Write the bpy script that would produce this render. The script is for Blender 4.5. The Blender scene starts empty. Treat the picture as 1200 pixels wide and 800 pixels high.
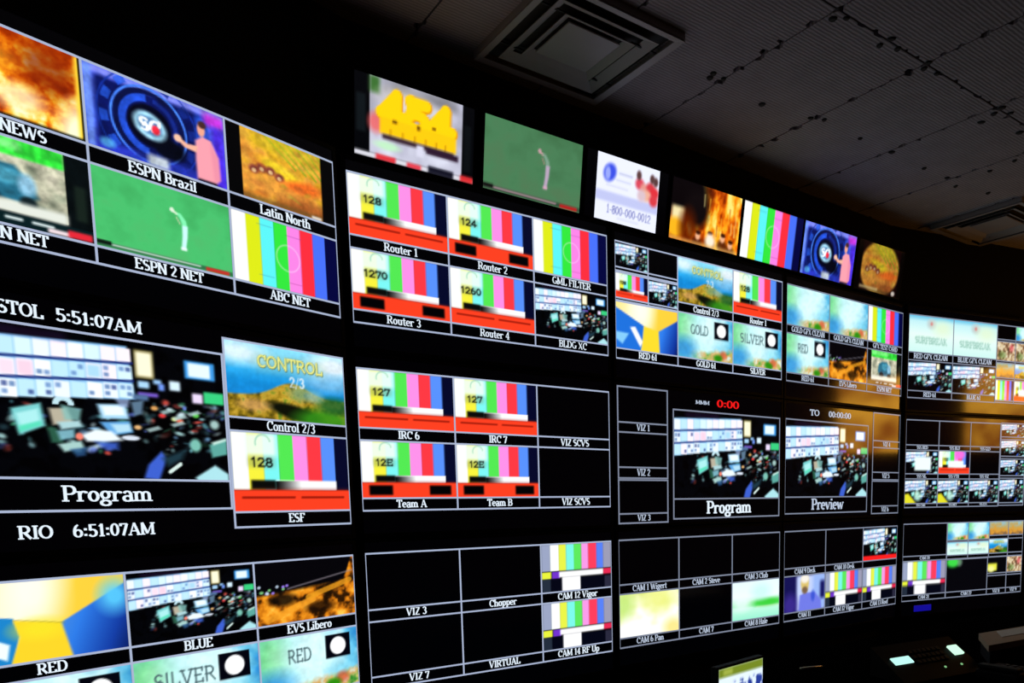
import bpy, bmesh, math, random
import numpy as np
from mathutils import Matrix, Vector

# ------------------------------------------------------------------ camera, world, exposure
U = 1.21                       # active width of one wall monitor in metres (55 inch class)
CAMZ = 1.50
scene = bpy.context.scene
COL = scene.collection
cam_d = bpy.data.cameras.new('camera'); cam = bpy.data.objects.new('camera', cam_d); COL.objects.link(cam)
FPX, PITCH, ROLL, PPX, PPY = 898.609, math.radians(-6.41485), math.radians(-0.65939), 740.14, 687.207
cam_d.sensor_width = 36.0
cam_d.lens = FPX / 1200 * 36.0
cam_d.shift_x = (600 - PPX) / 1200
cam_d.shift_y = (PPY - 400) / 1200
cam_d.clip_start = 0.02
cam.matrix_world = Matrix.Translation((0, 0, CAMZ)) @ Matrix.Rotation(math.pi / 2 + PITCH, 4, 'X') @ Matrix.Rotation(ROLL, 4, 'Z')
scene.camera = cam
w = bpy.data.worlds.new('dark_room'); scene.world = w; w.use_nodes = True
w.node_tree.nodes['Background'].inputs[0].default_value = (0.5, 0.55, 0.7, 1)
w.node_tree.nodes['Background'].inputs[1].default_value = 0.0005
vs = scene.view_settings
vs.view_transform = 'Standard'; vs.look = 'None'; vs.gamma = 1.0; vs.use_curve_mapping = False
vs.exposure = 0.0
SCREEN_GAIN = 1.12

# ------------------------------------------------------------------ wall frames (solved from the photograph)
COLS = [(-1.43348, 1.60488, 0.99398), (-0.86888, 2.49866, 0.66493), (-0.05274, 3.16437, 0.66680),
        (0.75991, 3.80943, 0.67853), (1.57330, 4.43905, 0.43279)]
def frame(c, u, v, s=0.0):
    x0, y0, th = COLS[c]
    return Vector(((x0 + u * math.cos(th) + s * math.sin(th)) * U, (y0 + u * math.sin(th) - s * math.cos(th)) * U, CAMZ + v * U))

# ------------------------------------------------------------------ helpers
def srgb(r, g, b):
    f = lambda c: c / 12.92 if c <= 0.04045 else ((c + 0.055) / 1.055) ** 2.4
    return (f(r / 255), f(g / 255), f(b / 255), 1)

def mat(name, col, rough=0.5, metal=0.0, spec=0.5, noise=0.0, scale=20, emit=None, estr=1.0, bump=0.0):
    m = bpy.data.materials.new(name); m.use_nodes = True
    nt = m.node_tree; b = nt.nodes['Principled BSDF']
    b.inputs['Base Color'].default_value = col if len(col) == 4 else (*col, 1)
    b.inputs['Roughness'].default_value = rough; b.inputs['Metallic'].default_value = metal
    b.inputs['Specular IOR Level'].default_value = spec
    if noise or bump:
        tc = nt.nodes.new('ShaderNodeTexCoord'); n = nt.nodes.new('ShaderNodeTexNoise')
        n.inputs['Scale'].default_value = scale; n.inputs['Detail'].default_value = 6
        nt.links.new(tc.outputs['Object'], n.inputs['Vector'])
        if noise:
            mr = nt.nodes.new('ShaderNodeMapRange'); mr.inputs['To Min'].default_value = 1 - noise; mr.inputs['To Max'].default_value = 1 + noise
            mx = nt.nodes.new('ShaderNodeMix'); mx.data_type = 'RGBA'; mx.blend_type = 'MULTIPLY'; mx.inputs[0].default_value = 1
            mx.inputs[6].default_value = col if len(col) == 4 else (*col, 1)
            nt.links.new(n.outputs['Fac'], mr.inputs['Value']); nt.links.new(mr.outputs['Result'], mx.inputs[7])
            nt.links.new(mx.outputs[2], b.inputs['Base Color'])
        if bump:
            bp = nt.nodes.new('ShaderNodeBump'); bp.inputs['Strength'].default_value = bump; bp.inputs['Distance'].default_value = 0.01
            nt.links.new(n.outputs['Fac'], bp.inputs['Height']); nt.links.new(bp.outputs['Normal'], b.inputs['Normal'])
    if emit:
        b.inputs['Emission Color'].default_value = emit; b.inputs['Emission Strength'].default_value = estr
    return m

def video_mat():
    m = bpy.data.materials.new('video_picture'); m.use_nodes = True
    nt = m.node_tree; b = nt.nodes['Principled BSDF']
    b.inputs['Base Color'].default_value = (0.004, 0.004, 0.005, 1); b.inputs['Roughness'].default_value = 0.1
    b.inputs['Specular IOR Level'].default_value = 0.9
    a = nt.nodes.new('ShaderNodeAttribute'); a.attribute_name = 'Col'
    nt.links.new(a.outputs['Color'], b.inputs['Emission Color']); b.inputs['Emission Strength'].default_value = SCREEN_GAIN
    return m

def obj(name, bm, material, parent=None, smooth=False):
    me = bpy.data.meshes.new(name); bm.to_mesh(me); bm.free()
    if smooth:
        for p in me.polygons: p.use_smooth = True
    return link(name, me, material, parent)
def link(name, me, material, parent=None):
    if material and not me.materials: me.materials.append(material)
    o = bpy.data.objects.new(name, me); COL.objects.link(o)
    if parent: o.parent = parent
    return o
def tag(o, label, cat, group=None):
    o['label'] = label; o['category'] = cat
    if group: o['group'] = group
    return o
def struct(o): o['kind'] = 'structure'; return o
def thing(name, label, cat, loc, rotz=0, group=None):
    o = bpy.data.objects.new(name, None); COL.objects.link(o); o.empty_display_size = 0.1
    o.location = loc; o.rotation_euler = (0, 0, rotz)
    return tag(o, label, cat, group)

def box(bm, x0, x1, y0, y1, z0, z1, bevel=0.0):
    r = bmesh.ops.create_cube(bm, size=1)
    for v in r['verts']:
        v.co = Vector(((x0 + x1) / 2 + v.co.x * (x1 - x0), (y0 + y1) / 2 + v.co.y * (y1 - y0), (z0 + z1) / 2 + v.co.z * (z1 - z0)))
    if bevel:
        es = list({e for v in r['verts'] for e in v.link_edges})
        bmesh.ops.bevel(bm, geom=es, offset=bevel, segments=2, affect='EDGES', profile=0.5)
    return bm
def bx(*a, **k): return box(bmesh.new(), *a, **k)
def prism(pts, z0, z1):
    bm = bmesh.new()
    lo = [bm.verts.new((x, y, z0)) for x, y in pts]; hi = [bm.verts.new((x, y, z1)) for x, y in pts]
    bm.faces.new(list(reversed(lo))); bm.faces.new(hi)
    n = len(pts)
    for i in range(n): bm.faces.new((lo[i], lo[(i + 1) % n], hi[(i + 1) % n], hi[i]))
    bmesh.ops.recalc_face_normals(bm, faces=bm.faces)
    return bm
def ring(bm, x0, x1, z0, z1, t, ya, yb):
    """rectangular picture-frame ring of thickness t in the xz plane, from y=ya (front) to y=yb (back)"""
    for a in ((x0, x1, z0, z0 + t), (x0, x1, z1 - t, z1), (x0, x0 + t, z0 + t, z1 - t), (x1 - t, x1, z0 + t, z1 - t)):
        box(bm, a[0], a[1], ya, yb, a[2], a[3])
    return bm

# ------------------------------------------------------------------ a serif stroke alphabet (used for captions and for print inside pictures)
TK, TN = 0.165, 0.085
def v_(x, y0=0, y1=1, s='bt'): return ('v', x, y0, y1, s)
def h_(x0, x1, y): return ('l', x0, y, x1, y, TN)
def d_(x0, y0, x1, y1, w=TK): return ('l', x0, y0, x1, y1, w)
def a_(cx, cy, rx, ry, a0, a1): return ('a', cx, cy, rx, ry, a0, a1)
X = 0.66
G = {
 'A': (.86, [d_(.12, 0, .42, 1, TN), d_(.42, 1, .74, 0), h_(.22, .62, .34), h_(0, .26, .03), h_(.58, .9, .03)]),
 'B': (.74, [v_(.16), h_(.1, .4, .96), h_(.1, .4, .52), h_(.1, .4, .04), a_(.4, .74, .2, .22, -90, 90), a_(.4, .28, .25, .24, -90, 90)]),
 'C': (.76, [a_(.42, .5, .32, .46, 50, 310), v_(.68, .66, .98, '')]),
 'D': (.84, [v_(.16), h_(.1, .4, .96), h_(.1, .4, .04), a_(.4, .5, .34, .46, -90, 90)]),
 'E': (.72, [v_(.16), h_(.1, .62, .96), h_(.1, .5, .52), h_(.1, .64, .04), v_(.6, .76, 1, ''), v_(.62, 0, .24, '')]),
 'F': (.68, [v_(.16), h_(.1, .6, .96), h_(.1, .5, .5), v_(.58, .76, 1, '')]),
 'G': (.82, [a_(.42, .5, .33, .46, 50, 330), v_(.68, .05, .45, 't')]),
 'H': (.86, [v_(.16), v_(.68), h_(.16, .68, .52)]),
 'I': (.36, [v_(.18)]),
 'J': (.5, [v_(.3, .2, 1, 't'), a_(.16, .2, .14, .18, 180, 360)]),
 'K': (.82, [v_(.16), d_(.2, .45, .66, .98, TN), d_(.34, .58, .72, 0)]),
 'L': (.68, [v_(.16), h_(.1, .62, .04), v_(.6, 0, .28, '')]),
 'M': (1.02, [v_(.14, s='b'), v_(.86), d_(.14, 1, .48, .1), d_(.48, .1, .86, 1, TN)]),
 'N': (.86, [v_(.14, s='bt'), v_(.72, s='t'), d_(.14, 1, .72, 0)]),
 'O': (.84, [a_(.42, .5, .34, .46, 0, 360)]),
 'P': (.7, [v_(.16), h_(.1, .4, .96), h_(.1, .4, .46), a_(.4, .71, .22, .25, -90, 90)]),
 'R': (.8, [v_(.16), h_(.1, .4, .96), h_(.1, .4, .48), a_(.4, .72, .22, .24, -90, 90), d_(.38, .48, .72, .02)]),
 'S': (.64, [a_(.32, .73, .23, .23, 40, 270), a_(.32, .27, .24, .23, -130, 90), d_(.4, .58, .26, .42)]),
 'T': (.74, [v_(.36, s='b'), h_(.04, .68, .96), v_(.06, .74, 1, ''), v_(.66, .74, 1, '')]),
 'U': (.82, [v_(.16, .3, 1, 't'), v_(.68, .3, 1, 't'), a_(.42, .3, .26, .26, 180, 360)]),
 'V': (.84, [d_(.1, 1, .4, 0), d_(.4, 0, .74, 1, TN), h_(0, .26, .97), h_(.58, .88, .97)]),
 'W': (1.16, [d_(.08, 1, .34, 0), d_(.34, 0, .56, .9, TN), d_(.56, .95, .8, 0), d_(.8, 0, 1.06, 1, TN), h_(-.02, .22, .97)]),
 'X': (.8, [d_(.1, 1, .68, 0), d_(.68, 1, .1, 0, TN)]),
 'Y': (.8, [d_(.08, 1, .4, .48), d_(.4, .48, .7, 1, TN), v_(.4, 0, .48, 'b')]),
 'Z': (.7, [h_(.08, .62, .96), d_(.6, .96, .1, .04), h_(.08, .64, .04)]),
 'a': (.6, [a_(.28, .18, .2, .17, 0, 360), v_(.46, .02, .46, ''), a_(.28, .45, .18, .2, 0, 160), h_(.44, .6, .03)]),
 'b': (.64, [v_(.14, 0, 1, 't'), a_(.34, .33, .2, .3, 0, 360)]),
 'c': (.52, [a_(.3, .33, .21, .3, 40, 320)]),
 'd': (.64, [v_(.48, 0, 1, 't'), a_(.28, .33, .2, .3, 0, 360)]),
 'e': (.56, [a_(.28, .33, .21, .3, 0, 310), h_(.1, .48, .36)]),
 'f': (.42, [v_(.18, 0, .8, 'b'), a_(.32, .8, .14, .17, 40, 180), h_(.04, .38, .63)]),
 'g': (.6, [a_(.27, .42, .19, .22, 0, 360), a_(.27, -.1, .23, .16, 0, 360), d_(.14, .2, .16, .06, TN), h_(.42, .6, .62)]),
 'h': (.68, [v_(.14), v_(.52, 0, .42, 'b'), a_(.33, .42, .19, .2, 0, 180)]),
 'i': (.34, [v_(.17, 0, .62, 'b'), h_(.03, .17, .62), d_(.17, .82, .17, .98, .18)]),
 'k': (.66, [v_(.14), d_(.18, .3, .5, .62, TN), d_(.28, .4, .58, 0)]),
 'l': (.34, [v_(.17)]),
 'm': (1.0, [v_(.14, 0, .64, 'bt'), v_(.49, 0, .42, 'b'), v_(.84, 0, .42, 'b'), a_(.315, .42, .175, .2, 0, 180), a_(.665, .42, .175, .2, 0, 180)]),
 'n': (.68, [v_(.14, 0, .64, 'bt'), v_(.52, 0, .42, 'b'), a_(.33, .42, .19, .2, 0, 180)]),
 'o': (.6, [a_(.29, .33, .21, .3, 0, 360)]),
 'p': (.64, [v_(.14, -.28, .64, 'bt'), a_(.34, .33, .2, .3, 0, 360)]),
 'r': (.52, [v_(.14, 0, .64, 'bt'), a_(.34, .42, .19, .2, 50, 180), d_(.45, .52, .45, .62, .16)]),
 's': (.5, [a_(.25, .48, .16, .15, 40, 270), a_(.25, .18, .17, .15, -130, 90)]),
 't': (.42, [v_(.17, .12, .88, ''), a_(.3, .14, .13, .12, 180, 310), h_(.03, .38, .63)]),
 'u': (.68, [v_(.14, .22, .64, 't'), v_(.5, 0, .64, 't'), a_(.32, .22, .18, .19, 180, 360)]),
 'v': (.62, [d_(.08, .64, .3, 0), d_(.3, 0, .54, .64, TN), h_(0, .2, .62), h_(.42, .64, .62)]),
 'w': (.88, [d_(.08, .64, .26, 0), d_(.26, 0, .42, .6, TN), d_(.42, .62, .6, 0), d_(.6, 0, .8, .64, TN), h_(0, .2, .62), h_(.7, .9, .62)]),
 'x': (.6, [d_(.08, .64, .5, 0), d_(.5, .64, .08, 0, TN)]),
 'y': (.62, [d_(.08, .64, .32, 0), d_(.54, .64, .22, -.26, TN)]),
 'z': (.54, [h_(.06, .46, .6), d_(.44, .6, .08, .04, .13), h_(.06, .48, .04)]),
 '0': (.62, [a_(.3, .5, .22, .46, 0, 360)]),
 '1': (.5, [v_(.27, 0, 1, 'b'), d_(.1, .8, .27, .98, TN)]),
 '2': (.62, [a_(.3, .7, .21, .26, -20, 170), d_(.48, .6, .1, .06, .13), h_(.08, .56, .05)]),
 '3': (.6, [a_(.28, .74, .19, .22, -90, 160), a_(.28, .27, .22, .24, -150, 90)]),
 '4': (.64, [v_(.42, 0, 1, 'b'), d_(.42, .98, .06, .3, TN), h_(.04, .6, .3)]),
 '5': (.6, [v_(.14, .5, .98, ''), h_(.1, .52, .94), a_(.27, .3, .24, .27, -150, 130)]),
 '6': (.62, [a_(.3, .3, .22, .27, 0, 360), a_(.38, .4, .3, .56, 100, 190)]),
 '7': (.58, [h_(.06, .54, .94), d_(.52, .94, .24, 0), v_(.09, .76, .98, '')]),
 '8': (.6, [a_(.3, .74, .19, .22, 0, 360), a_(.3, .27, .22, .25, 0, 360)]),
 '9': (.62, [a_(.3, .7, .22, .27, 0, 360), a_(.22, .6, .3, .56, -80, 10)]),
 ':': (.32, [d_(.15, .08, .15, .24, .17), d_(.15, .52, .15, .68, .17)]),
 '/': (.5, [d_(.08, -.1, .42, 1, TN)]),
 '-': (.44, [h_(.08, .36, .4)]),
 ' ': (.34, []),
}
def strokes(text, sans=False):
    """-> list of (points, widths), total width; cap height 1"""
    out, x = [], 0.0
    for ch in text:
        adv, ops = G.get(ch, G['-'])
        for o in ops:
            if o[0] == 'v':
                out.append(([(x + o[1], o[2]), (x + o[1], o[3])], [TK, TK]))
                for k, yy in (('b', o[2] + TN / 2), ('t', o[3] - TN / 2)):
                    if k in o[4] and not sans: out.append(([(x + o[1] - .17, yy), (x + o[1] + .17, yy)], [TN, TN]))
            elif o[0] == 'l':
                out.append(([(x + o[1], o[2]), (x + o[3], o[4])], [o[5], o[5]]))
            else:
                _, cx, cy, rx, ry, a0, a1 = o
                n = max(5, int(abs(a1 - a0) / 24)); P, W = [], []
                for i in range(n + 1):
                    t = math.radians(a0 + (a1 - a0) * i / n)
                    P.append((x + cx + rx * math.cos(t), cy + ry * math.sin(t)))
                    W.append(TN + (TK - TN) * abs(math.cos(t)))
                out.append((P, W))
        x += adv
    if sans: out = [(P, [.11] * len(P)) for P, W in out]
    return out, x
def text_bmesh(text, h, width=None, bold=1.0):
    """letters as flat strips in the xz plane, baseline at z=0, centred on x=0"""
    st, tw = strokes(text); sx = (width / tw) if width else h
    bm = bmesh.new()
    for P, W in st:
        prev = None
        for i, (px, py) in enumerate(P):
            j0, j1 = max(i - 1, 0), min(i + 1, len(P) - 1)
            dx, dy = P[j1][0] - P[j0][0], P[j1][1] - P[j0][1]; L = math.hypot(dx, dy) or 1
            nx, ny = -dy / L * W[i] / 2 * bold, dx / L * W[i] / 2 * bold
            a = bm.verts.new(((px + nx - tw / 2) * sx, 0, (py + ny) * h)); b = bm.verts.new(((px - nx - tw / 2) * sx, 0, (py - ny) * h))
            if prev:
                f = bm.faces.new((prev[0], prev[1], b, a))
            prev = (a, b)
    bm.normal_update()
    for f in bm.faces:
        if f.normal.y > 0: f.normal_flip()
    return bm

# ------------------------------------------------------------------ painter for the pictures the screens show
class Pic:
    def __init__(s, nx, ny, bg=(0, 0, 0), seed=1):
        s.nx, s.ny = nx, ny
        s.a = np.empty((ny, nx, 3)); s.a[:] = bg
        s.x, s.y = np.meshgrid(np.linspace(0, 1, nx), np.linspace(0, 1, ny))
        s.rng = np.random.RandomState(seed); s.px = 1.0 / nx
    def put(s, m, c):
        m = np.clip(m, 0, 1)[..., None]; s.a = s.a * (1 - m) + np.asarray(c, float) * m
    def rect(s, x0, y0, x1, y1, c, soft=None, al=1.0):
        e = soft or s.px; ey = e * 1.6
        m = np.clip((s.x - x0) / e + .5, 0, 1) * np.clip((x1 - s.x) / e + .5, 0, 1) * np.clip((s.y - y0) / ey + .5, 0, 1) * np.clip((y1 - s.y) / ey + .5, 0, 1)
        s.put(m * al, c)
    def ell(s, cx, cy, rx, ry, c, soft=.15, rot=0, al=1.0):
        k = .5625; dx, dy = s.x - cx, (s.y - cy) * k; t = math.radians(rot)
        X1, Y1 = dx * math.cos(t) + dy * math.sin(t), -dx * math.sin(t) + dy * math.cos(t)
        r = np.sqrt((X1 / rx) ** 2 + (Y1 / (ry * k)) ** 2)
        s.put(np.clip((1 - r) / soft + .5, 0, 1) * al, c)
    def annulus(s, cx, cy, r, wd, c, a0=None, a1=None, al=1.0):
        k = .5625; dx, dy = s.x - cx, (s.y - cy) * k; rr = np.sqrt(dx * dx + dy * dy)
        m = np.clip((wd / 2 - abs(rr - r)) / s.px + .5, 0, 1)
        if a0 is not None:
            an = np.degrees(np.arctan2(-dy, dx)) % 360; m = m * ((an - a0) % 360 < (a1 - a0))
        s.put(m * al, c)
    def poly(s, pts, c, al=1.0, soft=None):
        e = soft or s.px; inside = np.zeros_like(s.x, bool); dist = np.full_like(s.x, 9.); n = len(pts)
        for i in range(n):
            (x0, y0), (x1, y1) = pts[i], pts[(i + 1) % n]
            cr = ((y0 > s.y) != (y1 > s.y)) & (s.x < (x1 - x0) * (s.y - y0) / ((y1 - y0) or 1e-9) + x0); inside ^= cr
            L2 = (x1 - x0) ** 2 + (y1 - y0) ** 2 or 1e-9
            t = np.clip(((s.x - x0) * (x1 - x0) + (s.y - y0) * (y1 - y0)) / L2, 0, 1)
            dist = np.minimum(dist, np.hypot(s.x - x0 - t * (x1 - x0), s.y - y0 - t * (y1 - y0)))
        s.put(np.clip(np.where(inside, dist, -dist) / e + .5, 0, 1) * al, c)
    def line(s, x0, y0, x1, y1, wd, c, al=1.0):
        k = .5625; L2 = (x1 - x0) ** 2 + ((y1 - y0) * k) ** 2 or 1e-9
        t = np.clip(((s.x - x0) * (x1 - x0) + (s.y - y0) * k * (y1 - y0) * k) / L2, 0, 1)
        d = np.hypot(s.x - x0 - t * (x1 - x0), (s.y - y0 - t * (y1 - y0)) * k)
        s.put(np.clip((wd / 2 - d) / s.px + .5, 0, 1) * al, c)
    def text(s, t, cx, base, h, wd, c, bold=1.0, al=1.0, wmul=1.0, sans=False):
        st, tw = strokes(t, sans); sx = wd / tw
        for P, W in st:
            for i in range(len(P) - 1):
                s.line(cx + (P[i][0] - tw / 2) * sx, base - P[i][1] * h, cx + (P[i + 1][0] - tw / 2) * sx, base - P[i + 1][1] * h, (W[i] + W[i + 1]) / 2 * h * .5625 * bold * wmul, c, al)
    def fbm(s, fx, fy, oct=4, pers=.55):
        out = np.zeros_like(s.x); amp = 1; tot = 0
        for o in range(oct):
            gx, gy = int(fx * 2 ** o) + 2, int(fy * 2 ** o) + 2
            g = s.rng.rand(gy + 1, gx + 1); X1, Y1 = s.x * (gx - 1), s.y * (gy - 1)
            i, j = X1.astype(int), Y1.astype(int); fx_, fy_ = X1 - i, Y1 - j
            fx_, fy_ = fx_ * fx_ * (3 - 2 * fx_), fy_ * fy_ * (3 - 2 * fy_)
            out += amp * (g[j, i] * (1 - fx_) * (1 - fy_) + g[j, i + 1] * fx_ * (1 - fy_) + g[j + 1, i] * (1 - fx_) * fy_ + g[j + 1, i + 1] * fx_ * fy_)
            tot += amp; amp *= pers
        return np.clip((out / tot - .5) * 1.7 + .5, 0, 1)
    def grain(s, amt, fx=30, fy=18, oct=3):
        f = s.fbm(fx, fy, oct, .7); s.a = np.clip(s.a * (1 + (f[..., None] - .5) * amt), 0, 255)
    def ramp(s, f, stops):
        xs = [q[0] for q in stops]
        return np.stack([np.interp(f, xs, [q[1][k] for q in stops]) for k in range(3)], -1)
    def vgrad(s, stops): s.a = s.ramp(s.y, stops)

BARS = [(250, 252, 250), (216, 228, 24), (90, 238, 240), (50, 225, 60), (245, 130, 225), (250, 45, 60), (70, 110, 245), (4, 6, 60)]
def p_fire(p, which):
    f = p.fbm(9, 6, 5, .65); g = p.fbm(16, 10, 3)
    if which == 0:
        p.a = p.ramp(np.clip(f * .9 + g * .25 + p.y * .12 - .12, 0, 1), [(0, (120, 25, 0)), (.3, (190, 60, 0)), (.5, (240, 120, 10)), (.68, (255, 190, 40)), (.85, (255, 235, 130)), (1, (255, 255, 220))])
        p.ell(.8, .3, .17, .3, (130, 35, 5), .9, al=.75); p.rect(.3, 0, 1, .1, (160, 50, 0), .12, .6)
        p.ell(1.0, 1.0, .16, .42, (255, 255, 210), .8); p.rect(.965, 0, 1, 1, (255, 215, 60), .03)
        p.ell(.62, .74, .14, .16, (255, 240, 190), .9, al=.8); p.ell(.4, .35, .18, .2, (255, 200, 50), 1.0, al=.7)
        p.rect(0, .965, 1, 1, (20, 25, 20)); p.rect(.985, 0, 1, 1, (10, 12, 10))
    else:
        h = p.fbm(10, 3, 4)
        p.a = p.ramp(np.clip(h * .8 + f * .3 + (p.x - .4) * .25, 0, 1), [(0, (40, 8, 0)), (.35, (150, 45, 0)), (.55, (225, 100, 8)), (.75, (255, 165, 25)), (1, (255, 230, 120))])
        p.ell(.1, .12, .42, .42, (8, 4, 6), .5); p.ell(.36, .42, .16, .3, (14, 8, 10), .6)
        p.rect(.02, .45, .19, .72, (240, 225, 170), .05); p.ell(.08, .8, .12, .16, (250, 180, 30), .6); p.ell(.25, .75, .12, .3, (90, 25, 0), .8, al=.8)
        for i in range(16):
            x0 = .42 + .56 * p.rng.rand(); y0 = .1 + .6 * p.rng.rand(); p.line(x0, y0, x0 + .03 * (p.rng.rand() - .5), y0 + .18, .02, ((255, 200, 60), (255, 235, 150), (150, 40, 0))[i % 3], .45)
        for cx, cy in ((.4, .84), (.57, .8), (.76, .78), (.88, .86)):
            p.ell(cx, cy + .14, .075, .12, (70, 24, 8), .6, al=.85); p.ell(cx, cy, .034, .07, (238, 175, 135), .6); p.ell(cx + .004, cy - .055, .036, .035, (60, 22, 8), .6)
        p.ell(.58, .88, .07, .12, (250, 235, 215), .8); p.rect(.0, .95, 1, 1, (250, 200, 110), .04, .7)
def p_studio(p):
    p.vgrad([(0, (85, 100, 235)), (.6, (60, 90, 225)), (1, (45, 50, 200))])
    p.rect(0, 0, 1, .09, (130, 140, 245), .04); p.rect(.0, 0, .055, 1, (105, 140, 240), .03); p.rect(.07, .1, .86, .9, (10, 20, 90), .04)
    for i in range(12):
        t = i * 30; p.annulus(.43, .5, .315, .055, (35, 85, 215) if 90 < t < 270 else (18, 40, 130), t, t + 14, .8)
    p.annulus(.43, .5, .355, .012, (20, 50, 160), al=.8); p.annulus(.43, .5, .265, .016, (70, 130, 250)); p.annulus(.43, .5, .235, .035, (10, 18, 70)); p.annulus(.43, .5, .19, .05, (35, 80, 215), 95, 265); p.annulus(.43, .5, .19, .03, (20, 40, 130), 280, 440)
    p.ell(.43, .5, .155, .265, (4, 6, 26), .12); p.ell(.56, .72, .12, .14, (4, 6, 20), .5)
    p.ell(.43, .5, .12, .165, (165, 220, 245), .3, 18); p.ell(.43, .5, .085, .11, (20, 60, 130), .4, 18, .55)
    p.text('SC', .43, .575, .16, .15, (240, 248, 255), 1.7); p.ell(.47, .53, .03, .06, (225, 40, 60), .5)
    p.rect(.06, .86, .86, 1, (35, 50, 170), .05, .6); p.rect(.4, .86, .55, 1, (220, 232, 235), .04, .9); p.ell(.13, .9, .05, .06, (90, 190, 240), .7, al=.7)
    p.rect(.78, .12, .86, .6, (45, 100, 240), .05, .8)
    p.rect(.84, .03, 1, .2, (190, 40, 190), .06, .85); p.rect(.9, .2, 1, 1, (75, 45, 220), .05)
    p.grain(.35, 16, 9)
    p.poly([(.765, .46), (.82, .38), (.89, .4), (.945, .6), (.95, .9), (.9, 1.0), (.765, .98), (.76, .72)], (246, 158, 172), soft=.025); p.poly([(.88, .45), (.94, .6), (.95, .9), (.9, .95)], (225, 130, 160), .5, .03)
    p.poly([(.77, .62), (.68, .61), (.62, .53), (.635, .5), (.7, .55), (.78, .53)], (245, 180, 155), soft=.02); p.ell(.63, .52, .03, .05, (248, 195, 165), .5)
    p.ell(.815, .29, .03, .095, (240, 165, 140), .4); p.ell(.825, .22, .032, .05, (70, 40, 40), .5); p.rect(.77, .96, .92, 1, (15, 12, 30), .02)
def p_golf(p):
    f = p.fbm(6, 4, 4)
    p.a = p.ramp(f * .6 + p.y * .4, [(0, (62, 168, 92)), (.5, (72, 190, 108)), (1, (82, 180, 105))])
    g = (130, 242, 178); c = (200, 248, 246)
    p.line(.54, .28, .585, .315, .018, (215, 235, 205)); p.poly([(.575, .29), (.61, .3), (.645, .38), (.655, .46), (.62, .47), (.605, .38)], g, soft=.012)
    p.poly([(.615, .45), (.657, .45), (.65, .6), (.632, .76), (.6, .76), (.612, .6)], c, soft=.012); p.rect(.595, .745, .64, .785, (235, 250, 250), .014); p.ell(.545, .275, .016, .03, (225, 240, 220), .5); p.line(.575, .36, .6, .44, .01, (200, 210, 170), .8)
    p.rect(0, .925, 1, .985, (30, 60, 45), .01, .6); p.rect(.1, .935, .74, .955, (225, 235, 230), .01, .8); p.rect(0, .91, .1, .96, (12, 22, 18), .01); p.rect(.78, .93, .97, .985, (190, 50, 40), .01)
def p_golf_tv(p):
    p_golf(p); p.a = p.a * np.array((.86, .64, .74)) + np.array((10, 2, 4))
def p_carnews(p):
    p.a[:] = (6, 12, 14)
    f = p.fbm(8, 5, 4)
    m = ((p.x > .12) & (p.x < .845) & (p.y < .84))
    p.a[m] = p.ramp(f, [(0, (120, 130, 110)), (.5, (185, 185, 160)), (1, (225, 220, 195))])[m]
    p.rect(.12, 0, .845, .2, (50, 220, 60), .02); p.rect(.12, .02, .6, .13, (150, 245, 150), .04, .7)
    p.poly([(.3, .58), (.33, .38), (.42, .3), (.56, .3), (.64, .46), (.68, .62), (.6, .72), (.36, .7)], (35, 100, 125), soft=.04); p.ell(.5, .44, .1, .09, (70, 150, 175), .6)
    p.ell(.62, .5, .05, .12, (150, 205, 235), .7); p.ell(.4, .68, .06, .08, (15, 30, 40), .5); p.ell(.62, .7, .05, .07, (20, 35, 40), .5)
    p.grain(.4, 16, 10); p.rect(.12, .72, .845, .85, (225, 230, 220), .04); p.rect(.9, .34, .97, .76, (22, 34, 28), .03)
    p.rect(0, .86, 1, 1, (8, 30, 34), .01)
    for x0, x1 in ((.25, .33), (.38, .42), (.48, .58), (.63, .76)): p.rect(x0, .9, x1, .93, (220, 235, 235), .015)
    p.rect(.72, .93, .86, .985, (240, 220, 225), .02); p.rect(.84, .9, .99, .985, (225, 40, 55), .02)
def p_latin(p, pill=True):
    f = p.fbm(6, 5, 5); g = p.fbm(4, 9, 4)
    q = p.ramp(f * .7 + p.y * .25, [(0, (215, 165, 20)), (.4, (225, 160, 60)), (.7, (205, 120, 40)), (1, (170, 90, 40))])
    p.a = q
    for i in range(7): p.line(.3 + i * .1, -.05, .62 + i * .1, .34 + i * .03, .02, (120, 160, 30), .7)
    p.ell(.6, .1, .4, .14, (200, 190, 40), .9, al=.6); p.ell(.48, .45, .2, .1, (235, 205, 40), .7, 14, .9)
    for cx, cy in ((.23, .55), (.3, .5), (.38, .5), (.46, .55)): p.ell(cx, cy, .045, .06, (130, 60, 50), .7); p.ell(cx, cy + .02, .02, .03, (220, 180, 130), .5)
    p.ell(.68, .6, .2, .1, (240, 110, 35), .8, -8); p.ell(.4, .75, .3, .1, (225, 150, 60), .9, al=.8); p.ell(.7, .88, .25, .12, (150, 75, 35), .9, al=.7)
    for i in range(14): p.ell(.15 + .7 * p.rng.rand(), .1 + .8 * p.rng.rand(), .02 + .05 * p.rng.rand(), .015 + .03 * p.rng.rand(), ((150, 80, 40), (235, 200, 80), (120, 150, 40), (230, 120, 50))[i % 4], .9, p.rng.randint(-20, 40), .35)
    p.grain(.25, 20, 12); p.rect(.1, .93, .9, 1, (60, 60, 30), .05, .6); p.rect(.76, .95, .86, .99, (230, 225, 215), .02)
    if pill: p.rect(-.1, 0, .125, 1, (3, 3, 4)); p.rect(.872, 0, 1.1, 1, (3, 3, 4))
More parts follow.
